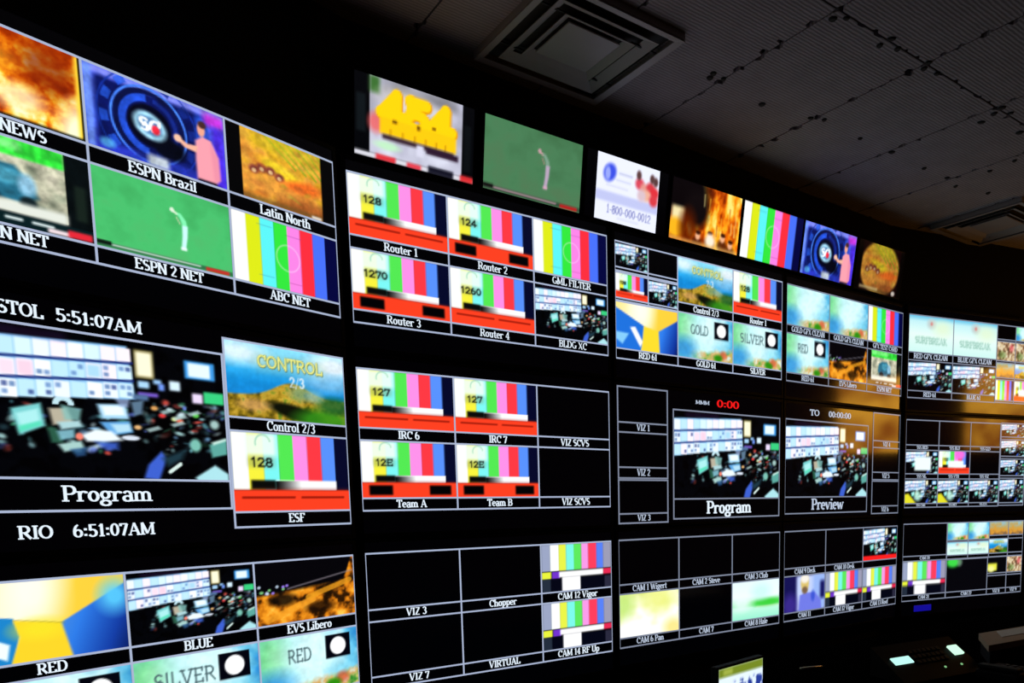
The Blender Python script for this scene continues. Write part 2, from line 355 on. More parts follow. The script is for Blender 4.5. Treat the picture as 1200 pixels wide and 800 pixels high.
def p_latin_tv(p):
    p_latin(p, False); k = Pic(p.nx, p.ny); k.ell(.5, .5, .42, .56, (1, 1, 1), .12); e = np.array((18, 3, 4)); p.a = p.a * k.a * .8 + e * (1 - k.a)
    p.rect(.1, .9, .5, .96, (190, 170, 120), .03, .7); p.ell(.85, .93, .04, .05, (190, 180, 170), .6); p.rect(-.1, 0, .1, 1.1, (3, 2, 2), .03); p.rect(.92, 0, 1.1, 1.1, (3, 2, 2), .03)
def p_bars(p, sat=1.0, circ=True):
    for i, c in enumerate(BARS): p.rect(i / 8, 0, (i + 1) / 8, 1, c)
    if circ:
        p.annulus(.5, .5, .11, .012, (255, 225, 250), al=.45)
        p.rect(.22, .1, .36, .11, (60, 120, 160), .01, .5); p.rect(.48, .15, .64, .16, (120, 60, 140), .01, .5); p.rect(.22, .84, .36, .85, (60, 120, 160), .01, .5); p.rect(.5, .86, .62, .87, (140, 50, 120), .01, .5)
def p_router(p, boxes, txt):
    W = .115
    cols = [(250, 252, 248), (240, 235, 60), (120, 240, 238), (80, 225, 80), (245, 140, 225), (250, 55, 65), (85, 140, 245), (5, 8, 40)]
    for i, c in enumerate(cols): p.rect(i / 8, 0, (i + 1) / 8, .72, c)
    p.rect(.1, 0, .36, .3, (232, 250, 238), .06, .92); p.annulus(.25, .13, .06, .014, (170, 215, 190), 10, 200)
    p.rect(.12, .3, .34, .44, (130, 150, 110), .05, .45); p.text(txt, .235, .43, .115, .06 * len(txt), (6, 8, 10), 1.7, sans=True)
    p.rect(.14, .6, .34, .72, (8, 10, 8), .02); p.rect(.34, .6, .88, .72, (248, 248, 250))
    m = (p.x > .34) & (p.x < .56) & (p.y > .61) & (p.y < .72); p.a[m] = np.repeat((np.clip((p.x[m] - .34) / .22, 0, 1) * 250)[:, None], 3, 1)
    p.rect(.14, .7, 1, .72, (120, 40, 30), .03, .4)
    p.rect(-.1, .725, 1.1, 1.1, (248, 62, 32), .015)
    if boxes:
        p.rect(.07, .775, .31, .95, (2, 2, 4), .02); p.rect(.7, .775, .94, .95, (2, 2, 4), .02)
    else:
        p.rect(.06, .81, .5, .835, (120, 15, 5), .012); p.rect(.55, .81, .95, .835, (120, 15, 5), .012)
def p_control_room(p, mini=False, seed=5):
    p.a[:] = (2, 3, 6)
    r = np.random.RandomState(seed)
    # desks: scattered small glints first, then the larger lit things
    for i in range(70 if mini else 150):
        left = i % 3 == 0; cx, cy = (.16 + .44 * r.rand(), .5 + .32 * r.rand()) if left else (.6 + .4 * r.rand(), .42 + .4 * r.rand())
        if cy > .96 - .45 * abs(cx - .5) or (.56 < cx < .68 and cy > .72): continue
        c = ((205, 232, 240), (90, 150, 160), (50, 90, 100), (120, 170, 215), (60, 140, 105), (80, 100, 185), (130, 175, 180), (40, 70, 80), (190, 70, 60), (150, 190, 190))[r.randint(10)]
        k = 1.2 if mini else 1.0
        p.ell(cx, cy, (.006 + .015 * r.rand()) * k, (.006 + .014 * r.rand()) * k, c, 1.1, r.randint(-30, 20), .35 + .5 * r.rand())
    f = p.fbm(18, 10, 3); p.a = np.clip(p.a * np.clip((f - .15) * 2.4, .4, 1.2)[..., None], 0, 255)
    Q = lambda pts, c, al=1.0, so=.016: p.poly(pts, c, al, so)
    Q([(.2, .55), (.295, .5), (.305, .65), (.22, .72)], (120, 205, 205)); Q([(.215, .58), (.285, .54), (.29, .62), (.225, .67)], (170, 235, 235)); Q([(.22, .66), (.29, .62), (.292, .65), (.222, .7)], (80, 225, 180), .8)
    Q([(.32, .53), (.38, .52), (.4, .62), (.33, .64)], (215, 205, 180), .85); Q([(.36, .5), (.43, .52), (.42, .6), (.37, .6)], (130, 190, 185), .8); Q([(.31, .66), (.34, .66), (.36, .76), (.32, .76)], (50, 110, 85), .8)
    Q([(.345, .62), (.42, .6), (.43, .64), (.355, .67)], (170, 210, 215)); Q([(.34, .68), (.4, .66), (.4, .72), (.35, .74)], (130, 190, 205), .9); Q([(.34, .77), (.42, .74), (.43, .79), (.36, .82)], (165, 205, 200)); Q([(.38, .8), (.44, .78), (.43, .84), (.4, .85)], (40, 80, 130), .8)
    Q([(.485, .475), (.59, .46), (.6, .565), (.5, .575)], (165, 215, 245)); Q([(.5, .485), (.58, .475), (.585, .54), (.51, .55)], (235, 248, 255)); Q([(.49, .6), (.6, .58), (.61, .66), (.53, .69)], (95, 165, 225)); Q([(.53, .61), (.6, .6), (.605, .65), (.55, .67)], (200, 235, 245), .8)
    Q([(.42, .7), (.47, .655), (.53, .66), (.57, .72), (.5, .74), (.44, .74)], (235, 248, 255), 1, .02); Q([(.47, .74), (.55, .74), (.55, .79), (.49, .78)], (60, 95, 200), .9, .025); p.ell(.6, .7, .035, .018, (215, 225, 240), .4); p.ell(.415, .71, .013, .025, (245, 130, 110), .6)
    p.annulus(.37, .5, .026, .02, (190, 225, 235), 0, 180); Q([(.61, .44), (.66, .42), (.65, .52), (.62, .54)], (110, 145, 175), .8); Q([(.55, .42), (.61, .4), (.6, .48), (.57, .48)], (140, 160, 200), .8)
    # video wall in the picture
    p.poly([(0, .09), (.61, .045), (.63, .42), (.3, .455), (0, .515)], (130, 190, 240), soft=.012)
    for row, (ya, yb) in enumerate(((.10, .055), (.245, .175), (.38, .305))):
        for i in range(11):
            t = i / 11; x0 = .004 + i * .0566; y0 = ya + (yb - ya) * t; hh = .122 - .022 * t
            c = ((248, 253, 255), (215, 243, 255), (235, 245, 255), (190, 232, 252), (250, 240, 250))[r.randint(5)]
            p.rect(x0, y0, x0 + .0535, y0 + hh, c, .008)
            if row == 1 and i in (3, 4, 8): p.rect(x0 + .004, y0 + hh * .1, x0 + .05, y0 + hh * .9, ((255, 205, 225), (255, 190, 215), (120, 205, 240))[(3, 4, 8).index(i)], .015, .6)
            elif row:
                for kx in (0, 1):
                    for ky in (0, 1):
                        if r.rand() < .42: p.rect(x0 + .006 + kx * .024, y0 + hh * (.12 + ky * .45), x0 + .024 + kx * .024, y0 + hh * (.42 + ky * .42), ((40, 60, 130), (90, 130, 190), (70, 110, 170))[r.randint(3)], .008, .75)
    for ya, yb in ((.232, .162), (.372, .288)): p.line(0, ya, .625, yb, .011, (20, 35, 110), .85)
    p.rect(.1, .03, .4, .06, (60, 25, 90), .04, .5)
    p.rect(.635, .055, .71, .26, (120, 110, 60), .012); p.rect(.642, .07, .703, .245, (253, 248, 215), .016); p.rect(.835, .085, .965, .22, (60, 150, 225), .012); p.rect(.85, .1, .945, .205, (228, 246, 255), .012)
    p.rect(.91, .31, 1, .4, (55, 205, 125), .012); p.rect(.86, .33, .905, .405, (232, 215, 248), .014)
    for cx, cy, rx, ry, c in ((.665, .305, .022, .025, (170, 215, 250)), (.72, .275, .016, .016, (150, 195, 240)), (.79, .29, .022, .035, (215, 240, 255)), (.735, .31, .012, .025, (110, 150, 240)), (.68, .375, .04, .014, (120, 90, 205)), (.65, .4, .03, .02, (80, 110, 150))):
        p.rect(cx - rx, cy - ry, cx + rx, cy + ry, c, .014)
    # right hand desks and chair
    p.ell(.86, .73, .024, .05, (120, 190, 175), .6); Q([(.92, .72), (1, .67), (1, .79), (.93, .82)], (90, 165, 155)); Q([(.93, .7), (1, .66), (1, .68), (.94, .72)], (200, 235, 225)); p.ell(.95, .56, .02, .035, (160, 195, 190), .8)
    for cx, cy, c in ((.73, .52, (225, 60, 60)), (.87, .5, (90, 200, 80)), (.78, .54, (215, 230, 150)), (.7, .47, (220, 160, 90)), (.63, .62, (230, 180, 120)), (.8, .55, (230, 90, 60))): p.ell(cx, cy, .014, .016, c, .8)
    for x0, y0 in ((.72, .46), (.77, .5), (.83, .46), (.76, .55), (.66, .6)): Q([(x0, y0 + .03), (x0 + .05, y0), (x0 + .065, y0 + .02), (x0 + .015, y0 + .05)], (175, 205, 205), .8, .012)
    Q([(.64, .99), (.66, .89), (.715, .79), (.735, .84), (.7, 1.0)], (60, 95, 205)); Q([(.72, .84), (.82, .76), (.8, .84), (.74, .9)], (28, 54, 66), 1, .03)
    p.line(.745, .94, .79, .88, .015, (210, 232, 226)); Q([(.85, .98), (.94, .88), (1, .95), (1, 1.03), (.87, 1.03)], (170, 224, 232))
def p_control23(p):
    p.vgrad([(0, (140, 220, 250)), (.2, (70, 190, 240)), (.5, (20, 140, 215)), (1, (20, 110, 190))])
    p.ell(.1, .14, .2, .14, (215, 240, 250), 1.2); p.ell(.9, .16, .2, .16, (225, 240, 248), 1.1); p.ell(.85, .4, .25, .13, (140, 190, 225), 1.0, al=.7)
    f = p.fbm(16, 10, 4)
    ridge = .68 - .2 * np.exp(-((p.x - .52) / .2) ** 2) - .05 * p.x
    hill = p.ramp(f, [(0, (70, 60, 10)), (.4, (160, 130, 30)), (.65, (205, 165, 55)), (1, (90, 130, 30))])
    m = np.clip((p.y - ridge) / .03, 0, 1)[..., None]; p.a = p.a * (1 - m) + hill * m
    p.grain(.12, 18, 12); p.ell(.55, .88, .24, .1, (12, 16, 6), .5, 12); p.ell(.8, .95, .25, .16, (50, 140, 25), .8, al=.9); p.ell(.9, .72, .16, .12, (20, 90, 40), .8, al=.8); p.ell(.2, .82, .12, .08, (220, 160, 120), .9, al=.5)
    p.ell(.6, .6, .1, .1, (90, 150, 130), 1.0, al=.6); p.ell(.72, .62, .08, .08, (140, 190, 190), .9, al=.6)
    p.rect(.22, .1, .82, .33, (190, 215, 190), .1, .5); p.text('CONTROL', .527, .30, .16, .56, (70, 100, 70), 2.3, .8, sans=True); p.text('CONTROL', .525, .295, .16, .56, (238, 235, 130), 1.35, sans=True)
    p.text('2/3', .57, .52, .14, .13, (210, 230, 240), 1.2, .8)
def p_ball(p, v=0):
    p.a = p.ramp(p.x + p.y * .2, [(0, (250, 228, 130)), (.3, (253, 240, 200)), (.42, (255, 245, 210)), (.7, (250, 205, 60)), (1.2, (245, 200, 60))])
    p.ell(.42, .12, .16, .5, (255, 252, 235), 1.4, al=.9)
    if v == 0:
        p.poly([(-.05, .34), (.3, .44), (.33, .66), (.27, 1.05), (-.05, 1.05)], (28, 130, 200), soft=.015); p.poly([(-.05, .46), (.27, .76), (.25, .95), (-.05, .66)], (235, 250, 252), soft=.02); p.poly([(-.05, .74), (.22, 1.05), (-.05, 1.05)], (8, 25, 110), soft=.03)
        p.poly([(.3, .47), (.6, .56), (.64, 1.05), (.26, 1.05), (.33, .68)], (248, 208, 40), soft=.015); p.ell(.45, .6, .14, .12, (240, 225, 40), 1.2, al=.8)
        q = p.ramp((p.x - .55) * 1.3 + p.y * .3, [(0, (90, 150, 215)), (.35, (45, 120, 225)), (.7, (20, 60, 160)), (1, (4, 12, 60))])
        k = Pic(p.nx, p.ny); k.poly([(.58, .55), (1.02, .1), (1.02, 1.05), (.64, 1.05)], (1, 1, 1), soft=.02); p.a = p.a * (1 - k.a) + q * k.a
        p.ell(.93, .28, .1, .2, (90, 205, 250), 1.2, al=.9); p.line(.3, .46, .6, .56, .006, (150, 140, 30), .7)
    else:
        p.poly([(-.05, .1), (.44, .45), (.42, .75), (.38, 1.05), (-.05, 1.05)], (30, 110, 215), soft=.02); p.poly([(.22, .52), (.3, .5), (.42, .8), (.38, .92)], (250, 250, 252), soft=.02); p.poly([(0, .65), (.2, .66), (.1, .9), (0, .8)], (130, 200, 245), soft=.03)
        p.poly([(.44, .45), (.68, .52), (.7, 1.05), (.4, 1.05)], (248, 215, 45), soft=.02)
        q = p.ramp((p.x - .6) * 1.6 + p.y * .3, [(0, (90, 160, 225)), (.4, (45, 120, 230)), (.8, (15, 50, 150)), (1, (4, 12, 60))])
        k = Pic(p.nx, p.ny); k.poly([(.68, .52), (1.02, .2), (1.02, 1.05), (.7, 1.05)], (1, 1, 1), soft=.02); p.a = p.a * (1 - k.a) + q * k.a
def p_rio(p, txt, circle=True, seed=0):
    f = p.fbm(5, 4, 4)
    p.a = p.ramp(p.x * .9 + (f - .5) * .3, [(0, (130, 205, 190)), (.3, (190, 235, 235)), (.6, (235, 248, 250)), (.85, (110, 190, 225)), (1, (70, 150, 210))])
    p.ell(.1, .3, .16, .4, (150, 225, 140), 1.2, al=.7); p.ell(.5, .4, .3, .45, (240, 252, 252), 1.2, al=.85); p.ell(.1, .8, .2, .25, (70, 150, 220), 1.1, al=.8); p.ell(.85, .7, .2, .2, (150, 215, 235), 1.1, al=.6)
    g = p.fbm(12, 8, 3); m = np.clip((p.y - .72 - .18 * (1 - p.x) + .1 * g) / .1, 0, 1)[..., None] * np.clip((p.x - .2) / .3, 0, 1)[..., None]
    p.a = p.a * (1 - m) + p.ramp(g, [(0, (60, 140, 60)), (.4, (190, 190, 110)), (.7, (240, 180, 120)), (1, (235, 235, 220))]) * m
    p.ell(.82, .84, .07, .1, (235, 110, 80), .8, al=.8); p.ell(.72, .92, .08, .08, (70, 150, 40), .8)
    p.a = np.clip((p.a - 128) * 1.12 + 114, 0, 255) * np.array((.9, .99, 1.0)); p.grain(.1, 14, 9)
    if txt: p.text(txt, .38, .44, .22, .13 * len(txt) * .62, (75, 100, 105), 1.1, .95, sans=True)
    if circle: p.rect(.65, .08, .92, .48, (3, 4, 14)); p.ell(.785, .28, .085, .15, (252, 254, 255), .1)
def p_rioword(p):
    p.vgrad([(0, (90, 185, 225)), (.15, (190, 235, 240)), (.5, (225, 248, 240)), (1, (200, 240, 235))])
    p.ell(.5, .2, .1, .14, (190, 205, 205), .7); p.ell(.5, .2, .03, .05, (205, 120, 120), .7); p.ell(.75, .3, .2, .2, (225, 240, 200), 1.2, al=.7)
    p.text('SURFBREAK', .5, .75, .18, .72, (150, 195, 180), 1.3, .9)
def p_night(p, seed=0):
    p.a[:] = (4, 4, 8); f = p.fbm(12, 7, 4); g = p.fbm(5, 4, 4)
    ridge = .5 - .14 * p.x - .5 * np.exp(-((p.x - 1.02) / .09) ** 2)
    c = p.ramp(np.clip(f * .7 + g * .4, 0, 1), [(0, (10, 6, 2)), (.35, (50, 25, 5)), (.55, (190, 105, 15)), (.75, (240, 150, 30)), (1, (255, 200, 80))])
    m = np.clip((p.y - ridge) / .06, 0, 1)[..., None]; p.a = p.a * (1 - m) + c * m
    p.ell(.25, .62, .13, .1, (12, 8, 6), .8, al=.85); p.ell(.62, .8, .14, .1, (25, 12, 4), .8, al=.8); p.line(.1, .92, .55, .66, .06, (240, 160, 40), .7); p.line(.5, .62, .95, .4, .05, (225, 150, 30), .8)
    p.line(.3, .45, .98, .24, .014, (150, 140, 150), .6)
    for i in range(12): p.ell(.02 + .3 * p.rng.rand(), .38 + .12 * p.rng.rand(), .015, .02, ((150, 120, 230), (190, 210, 230), (120, 190, 120))[i % 3], .6)
def p_smpte(p):
    cs = [(150, 160, 190), (245, 250, 248), (225, 235, 70), (120, 240, 225), (90, 225, 90), (240, 150, 225), (250, 60, 90), (85, 125, 240), (150, 150, 175)]
    ed = [0, .12, .24, .34, .45, .56, .66, .78, .88, 1]
    for i, c in enumerate(cs): p.rect(ed[i], 0, ed[i + 1], .56, c)
    p.rect(0, .58, .13, .72, (225, 235, 60)); p.rect(.14, .58, .25, .72, (110, 50, 200)); p.rect(.24, .58, .88, .7, (250, 250, 252), .02); p.rect(.88, .58, 1, .7, (225, 40, 80))
    p.rect(0, .72, 1, 1, (4, 6, 20)); p.rect(0, .72, .12, 1, (35, 45, 60)); p.rect(.28, .7, .54, 1, (252, 252, 254)); p.rect(.9, .74, 1, 1, (40, 40, 60))
def p_yellowpale(p):
    f = p.fbm(4, 3, 3); p.a = p.ramp(f * .5 + p.y * .6, [(0, (215, 228, 130)), (.35, (240, 245, 190)), (.6, (252, 254, 245)), (1, (255, 255, 252))])
    p.ell(.06, .25, .16, .3, (185, 225, 110), 1.1, al=.8); p.ell(.65, .2, .22, .3, (230, 235, 120), 1.2, al=.8); p.ell(.9, .9, .16, .22, (250, 225, 130), 1.1, al=.9)
def p_greenpale(p):
    p.vgrad([(0, (225, 245, 252)), (.4, (235, 250, 250)), (.62, (120, 225, 150)), (.7, (190, 245, 220)), (1, (150, 235, 205))])
    p.ell(.75, .6, .35, .1, (60, 205, 60), .9); p.ell(.6, .3, .2, .2, (190, 240, 235), 1.1, al=.7); p.ell(.2, .55, .2, .2, (235, 252, 250), 1.1, al=.8); p.rect(.5, .69, 1, .71, (240, 235, 200), .02, .6)
def p_purpleman(p):
    p.a[:] = (20, 18, 80); p.rect(.3, 0, 1, 1, (190, 205, 245), .08); p.rect(.7, .0, 1, 1, (150, 180, 240), .1); p.rect(.88, .2, 1, .7, (20, 20, 90), .08)
    p.poly([(.38, .55), (.5, .5), (.75, .5), (.9, .75), (.92, 1.02), (.35, 1.02)], (110, 120, 225), soft=.04); p.ell(.5, .22, .1, .26, (215, 190, 110), .4); p.ell(.5, .1, .1, .12, (240, 235, 225), .6); p.ell(.5, .42, .07, .1, (120, 95, 70), .6)
    p.ell(.15, .8, .16, .3, (70, 50, 160), 1.0, al=.7); p.ell(.7, .6, .05, .15, (40, 70, 200), .8, al=.7)
def p_ad(p):
    p.a[:] = (232, 236, 252); p.rect(0, .55, 1, .7, (190, 196, 238), .03); p.ell(.2, .26, .1, .13, (60, 80, 225), .5, -20); p.ell(.17, .28, .04, .1, (150, 165, 245), .6)
    p.rect(.34, .22, .56, .25, (190, 195, 225), .02); p.rect(.3, .33, .54, .355, (200, 205, 235), .02); p.rect(.15, .44, .5, .46, (205, 208, 235), .02)
    for cx, cy, c in ((.68, .3, (215, 70, 90)), (.76, .36, (225, 150, 140)), (.86, .32, (210, 60, 70)), (.93, .38, (220, 50, 60)), (.8, .45, (235, 175, 150)), (.72, .47, (215, 190, 200)), (.92, .5, (215, 60, 70))): p.ell(cx, cy, .07, .09, c, .7)
    for cx, cy in ((.66, .17), (.88, .17), (.94, .2)): p.ell(cx, cy, .04, .07, (90, 60, 60), .7)
    p.text('1-800-000-0012', .54, .86, .12, .72, (125, 130, 190), 1.2, .9); p.rect(.35, .91, .7, .925, (200, 204, 232), .02)
def p_yellow454(p):
    p.a[:] = (4, 5, 8); f = p.fbm(7, 4, 3); m = (p.x > .12) & (p.x < .89) & (p.y < .93)
    p.a[m] = p.ramp(f * .5 + p.y * .5, [(0, (140, 140, 150)), (.5, (185, 185, 205)), (1, (225, 228, 245))])[m]
    p.rect(.12, 0, .2, .2, (60, 110, 50), .04); p.rect(.3, .02, .85, .14, (110, 110, 115), .06, .6); p.ell(.17, .55, .06, .12, (235, 90, 90), .8, al=.8); p.rect(.02, .25, .09, .7, (16, 22, 26), .02); p.rect(.91, .25, .97, .85, (10, 14, 18), .02)
    p.ell(.42, .22, .2, .14, (250, 240, 225), 1.1, al=.6)
    p.text('454', .51, .52, .36, .62, (225, 150, 5), 4.2, 1.0, sans=True); p.text('454', .505, .51, .36, .62, (255, 210, 12), 3.5, 1.0, sans=True); p.rect(.2, .46, .84, .66, (252, 200, 15), .02); p.rect(.3, .46, .34, .5, (110, 70, 10), .01); p.rect(.5, .44, .53, .5, (120, 80, 10), .01); p.rect(.63, .4, .66, .44, (120, 80, 10), .01)
    for x0 in (.28, .38, .48, .57, .66, .74): p.rect(x0, .58, x0 + .012, .67, (190, 140, 10), .01)
    p.rect(.22, .66, .82, .72, (60, 40, 50), .02); p.rect(.5, .68, .56, .82, (215, 215, 235), .02); p.rect(.58, .68, .86, .76, (45, 25, 45), .02); p.ell(.26, .8, .1, .05, (190, 235, 195), .8)
    p.rect(.0, .93, 1, .985, (215, 215, 225), .01); p.rect(.17, .92, .33, .99, (220, 50, 60), .02); p.rect(.42, .93, .54, .99, (225, 60, 75), .02); p.rect(.6, .9, .82, .99, (20, 20, 35), .02); p.rect(.88, .91, 1, .99, (215, 45, 50), .02)
def p_shot_white(p): p_control_room(p, True, 8); p.rect(.28, .28, .78, .86, (235, 250, 250), .06)
def p_shot_yellow(p): p_control_room(p, True, 9); p.poly([(0, .62), (.12, .6), (.36, 1.0), (0, 1.02)], (225, 220, 40), soft=.05); p.ell(.4, .7, .12, .2, (190, 245, 225), .8, al=.8)
def p_routerwhite(p): p_router(p, False, '12'); p.ell(.68, .15, .16, .22, (240, 110, 220), .7); p.rect(.3, .42, .8, .72, (240, 250, 250), .05)
def p_redstrip(p): p_control_room(p, True, 4); p.rect(0, .86, 1, 1.1, (250, 30, 30), .02)
def p_greenspot(p): p.a[:] = (4, 5, 10); p.ell(.16, .08, .16, .16, (60, 215, 70), .7); p.ell(.32, .1, .06, .12, (120, 150, 130), .8, al=.7)
def p_amberland(p):
    f = p.fbm(6, 4, 3); p.a = p.ramp(p.y + (f - .5) * .4, [(0, (150, 185, 190)), (.4, (190, 160, 90)), (.7, (215, 150, 50)), (1, (130, 100, 70))])
def p_crowd(p):
    f = p.fbm(10, 7, 4); p.a = p.ramp(f, [(0, (60, 40, 30)), (.35, (150, 110, 80)), (.6, (215, 195, 150)), (1, (235, 225, 210))]); p.ell(.8, .3, .12, .2, (225, 90, 100), .9, al=.7); p.ell(.3, .7, .2, .2, (90, 130, 60), .9, al=.6)
def p_yellowspot(p): p.a[:] = (4, 5, 10); p.rect(.0, .4, .5, .85, (228, 230, 70), .08); p.ell(.2, .75, .16, .2, (240, 240, 150), .8)
def p_desk(p):
    p.a[:] = (225, 240, 252); p.rect(0, 0, 1, .2, (115, 135, 36), .03); p.rect(.1, .04, .3, .16, (160, 175, 70), .05); f = p.fbm(9, 6, 3)
    m = np.clip((f - .5) / .1, 0, 1)[..., None] * np.clip((p.x - .25) / .2, 0, 1)[..., None] * np.clip((p.y - .3) / .05, 0, 1)[..., None]; p.a = p.a * (1 - m) + np.array((40, 60, 150)) * m

PAINT = {
 'fire': lambda p: p_fire(p, 0), 'fire_people': lambda p: p_fire(p, 1), 'studio': p_studio, 'golf': p_golf, 'golf_tv': p_golf_tv, 'carnews': p_carnews, 'latin': p_latin, 'latin_round': p_latin_tv, 'bars': p_bars,
 'router_a': lambda p: p_router(p, False, '128'), 'router_b': lambda p: p_router(p, True, '124'), 'router_c': lambda p: p_router(p, True, '1270'), 'router_d': lambda p: p_router(p, False, '1260'),
 'irc_a': lambda p: p_router(p, False, '127'), 'irc_b': lambda p: p_router(p, True, '12E'),
 'room': p_control_room, 'control23': p_control23, 'ball': p_ball, 'ball2': lambda p: p_ball(p, 1), 'gold': lambda p: p_rio(p, 'GOLD'), 'silver': lambda p: p_rio(p, 'SILVER'), 'red': lambda p: p_rio(p, 'RED'),
 'rio': lambda p: p_rio(p, '', False), 'rioword': p_rioword, 'night': p_night, 'smpte': p_smpte, 'yellowpale': p_yellowpale, 'greenpale': p_greenpale, 'purpleman': p_purpleman, 'ad': p_ad, 'n454': p_yellow454,
 'shot_white': p_shot_white, 'shot_yellow': p_shot_yellow, 'routerwhite': p_routerwhite, 'redstrip': p_redstrip, 'greenspot': p_greenspot, 'amberland': p_amberland, 'crowd': p_crowd, 'yellowspot': p_yellowspot, 'desk': p_desk,
}
M = {}
M['video'] = video_mat()
_pm = {}
def pic_mesh(name, nx):
    key = (name, nx)
    if key in _pm: return _pm[key]
    ny = max(9, int(nx * .5625)); ss = 2
    p = Pic(nx * ss, ny * ss, seed=abs(hash_name(name)) % 1000); PAINT[name](p)
    a = p.a.reshape(ny, ss, nx, ss, 3).mean((1, 3))
    a = np.clip(a, 0, 255) / 255.0; lin = np.where(a <= .04045, a / 12.92, ((a + .055) / 1.055) ** 2.4)
    xs, zs = np.linspace(0, 1, nx), np.linspace(1, 0, ny); gx, gz = np.meshgrid(xs, zs)
    co = np.zeros((nx * ny, 3)); co[:, 0] = gx.ravel(); co[:, 2] = gz.ravel()
    i = (np.arange(ny - 1)[:, None] * nx + np.arange(nx - 1)[None]).ravel()
    faces = np.stack([i + nx, i + nx + 1, i + 1, i], 1)
    me = bpy.data.meshes.new('picture'); me.from_pydata(co.tolist(), [], faces.tolist())
    at = me.color_attributes.new('Col', 'FLOAT_COLOR', 'POINT')
    at.data.foreach_set('color', np.concatenate([lin.reshape(-1, 3), np.ones((nx * ny, 1))], 1).astype(np.float32).ravel())
    me.materials.append(M['video']); me.update()
    _pm[key] = me; return me
def hash_name(s):
    h = 7
    for c in s: h = (h * 31 + ord(c)) % 100003
    return h

# ------------------------------------------------------------------ materials
M['housing'] = mat('monitor_plastic', (0.004, 0.004, 0.0045), .5, spec=.12, noise=.1, scale=60)
M['screen'] = mat('dark_screen_glass', (0.003, 0.003, 0.004), .1, spec=.9, emit=(0.3, 0.4, 1, 1), estr=.0008)
M['line'] = mat('grid_line_glow', (0.004, 0.004, 0.005), .2, emit=srgb(172, 184, 212), estr=1.0)
M['line_dim'] = mat('grid_line_glow_soft', (0.004, 0.004, 0.005), .2, emit=srgb(128, 136, 156), estr=1.0)
M['cap'] = mat('caption_glow', (0.004, 0.004, 0.005), .2, emit=srgb(225, 238, 250), estr=1.1)
M['cap_dim'] = mat('caption_glow_soft', (0.004, 0.004, 0.005), .2, emit=srgb(190, 203, 224), estr=1.0)
M['cap_red'] = mat('caption_glow_red', (0.004, 0.004, 0.005), .2, emit=srgb(240, 25, 25), estr=1.1)
M['cap_blue'] = mat('caption_glow_blue', (0.004, 0.004, 0.005), .2, emit=srgb(20, 14, 150), estr=1.0)
M['wall'] = mat('black_wall_paint', (0.005, 0.005, 0.0055), .85, spec=.15, noise=.25, scale=9, bump=.05)
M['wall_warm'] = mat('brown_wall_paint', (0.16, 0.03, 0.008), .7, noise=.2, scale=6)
M['floor'] = mat('dark_carpet', (0.012, 0.012, 0.015), .95, noise=.4, scale=220, bump=.2)
M['plenum'] = mat('dark_plenum', (0.004, 0.004, 0.004), .9, noise=.2, scale=5)
M['vent'] = mat('vent_white_enamel', (0.25, 0.23, 0.24), .5, noise=.08, scale=14)
M['duct'] = mat('duct_black', (0.006, 0.006, 0.006), .8, noise=.2, scale=8)
M['desk'] = mat('black_laminate', (0.0014, 0.0014, 0.0016), .8, spec=.0, noise=.2, scale=30)

def tile_mat():
    m = bpy.data.materials.new('ribbed_ceiling_tile'); m.use_nodes = True; nt = m.node_tree; b = nt.nodes['Principled BSDF']
    b.inputs['Roughness'].default_value = .9; b.inputs['Specular IOR Level'].default_value = .15
    tc = nt.nodes.new('ShaderNodeTexCoord')
    wv = nt.nodes.new('ShaderNodeTexWave'); wv.wave_type = 'BANDS'; wv.bands_direction = 'Y'
    wv.inputs['Scale'].default_value = 19.0; wv.inputs['Distortion'].default_value = 2.2; wv.inputs['Detail'].default_value = 3; wv.inputs['Detail Scale'].default_value = 1.5
    nz = nt.nodes.new('ShaderNodeTexNoise'); nz.inputs['Scale'].default_value = 7; nz.inputs['Detail'].default_value = 6
    nt.links.new(tc.outputs['Object'], wv.inputs['Vector']); nt.links.new(tc.outputs['Object'], nz.inputs['Vector'])
    r1 = nt.nodes.new('ShaderNodeMapRange'); r1.inputs['To Min'].default_value = .20; r1.inputs['To Max'].default_value = .31; nt.links.new(wv.outputs['Fac'], r1.inputs['Value'])
    r2 = nt.nodes.new('ShaderNodeMapRange'); r2.inputs['To Min'].default_value = .75; r2.inputs['To Max'].default_value = 1.2; nt.links.new(nz.outputs['Fac'], r2.inputs['Value'])
    mu = nt.nodes.new('ShaderNodeMath'); mu.operation = 'MULTIPLY'; nt.links.new(r1.outputs['Result'], mu.inputs[0]); nt.links.new(r2.outputs['Result'], mu.inputs[1])
    cc = nt.nodes.new('ShaderNodeCombineColor'); 
    nt.links.new(mu.outputs[0], cc.inputs[0]); nt.links.new(mu.outputs[0], cc.inputs[2])
    mg = nt.nodes.new('ShaderNodeMath'); mg.operation = 'MULTIPLY'; mg.inputs[1].default_value = .9; nt.links.new(mu.outputs[0], mg.inputs[0]); nt.links.new(mg.outputs[0], cc.inputs[1])
    nt.links.new(cc.outputs[0], b.inputs['Base Color'])
    bp = nt.nodes.new('ShaderNodeBump'); bp.inputs['Strength'].default_value = .35; bp.inputs['Distance'].default_value = .004
    nt.links.new(wv.outputs['Fac'], bp.inputs['Height']); nt.links.new(bp.outputs['Normal'], b.inputs['Normal'])
    return m
M['tile'] = tile_mat()

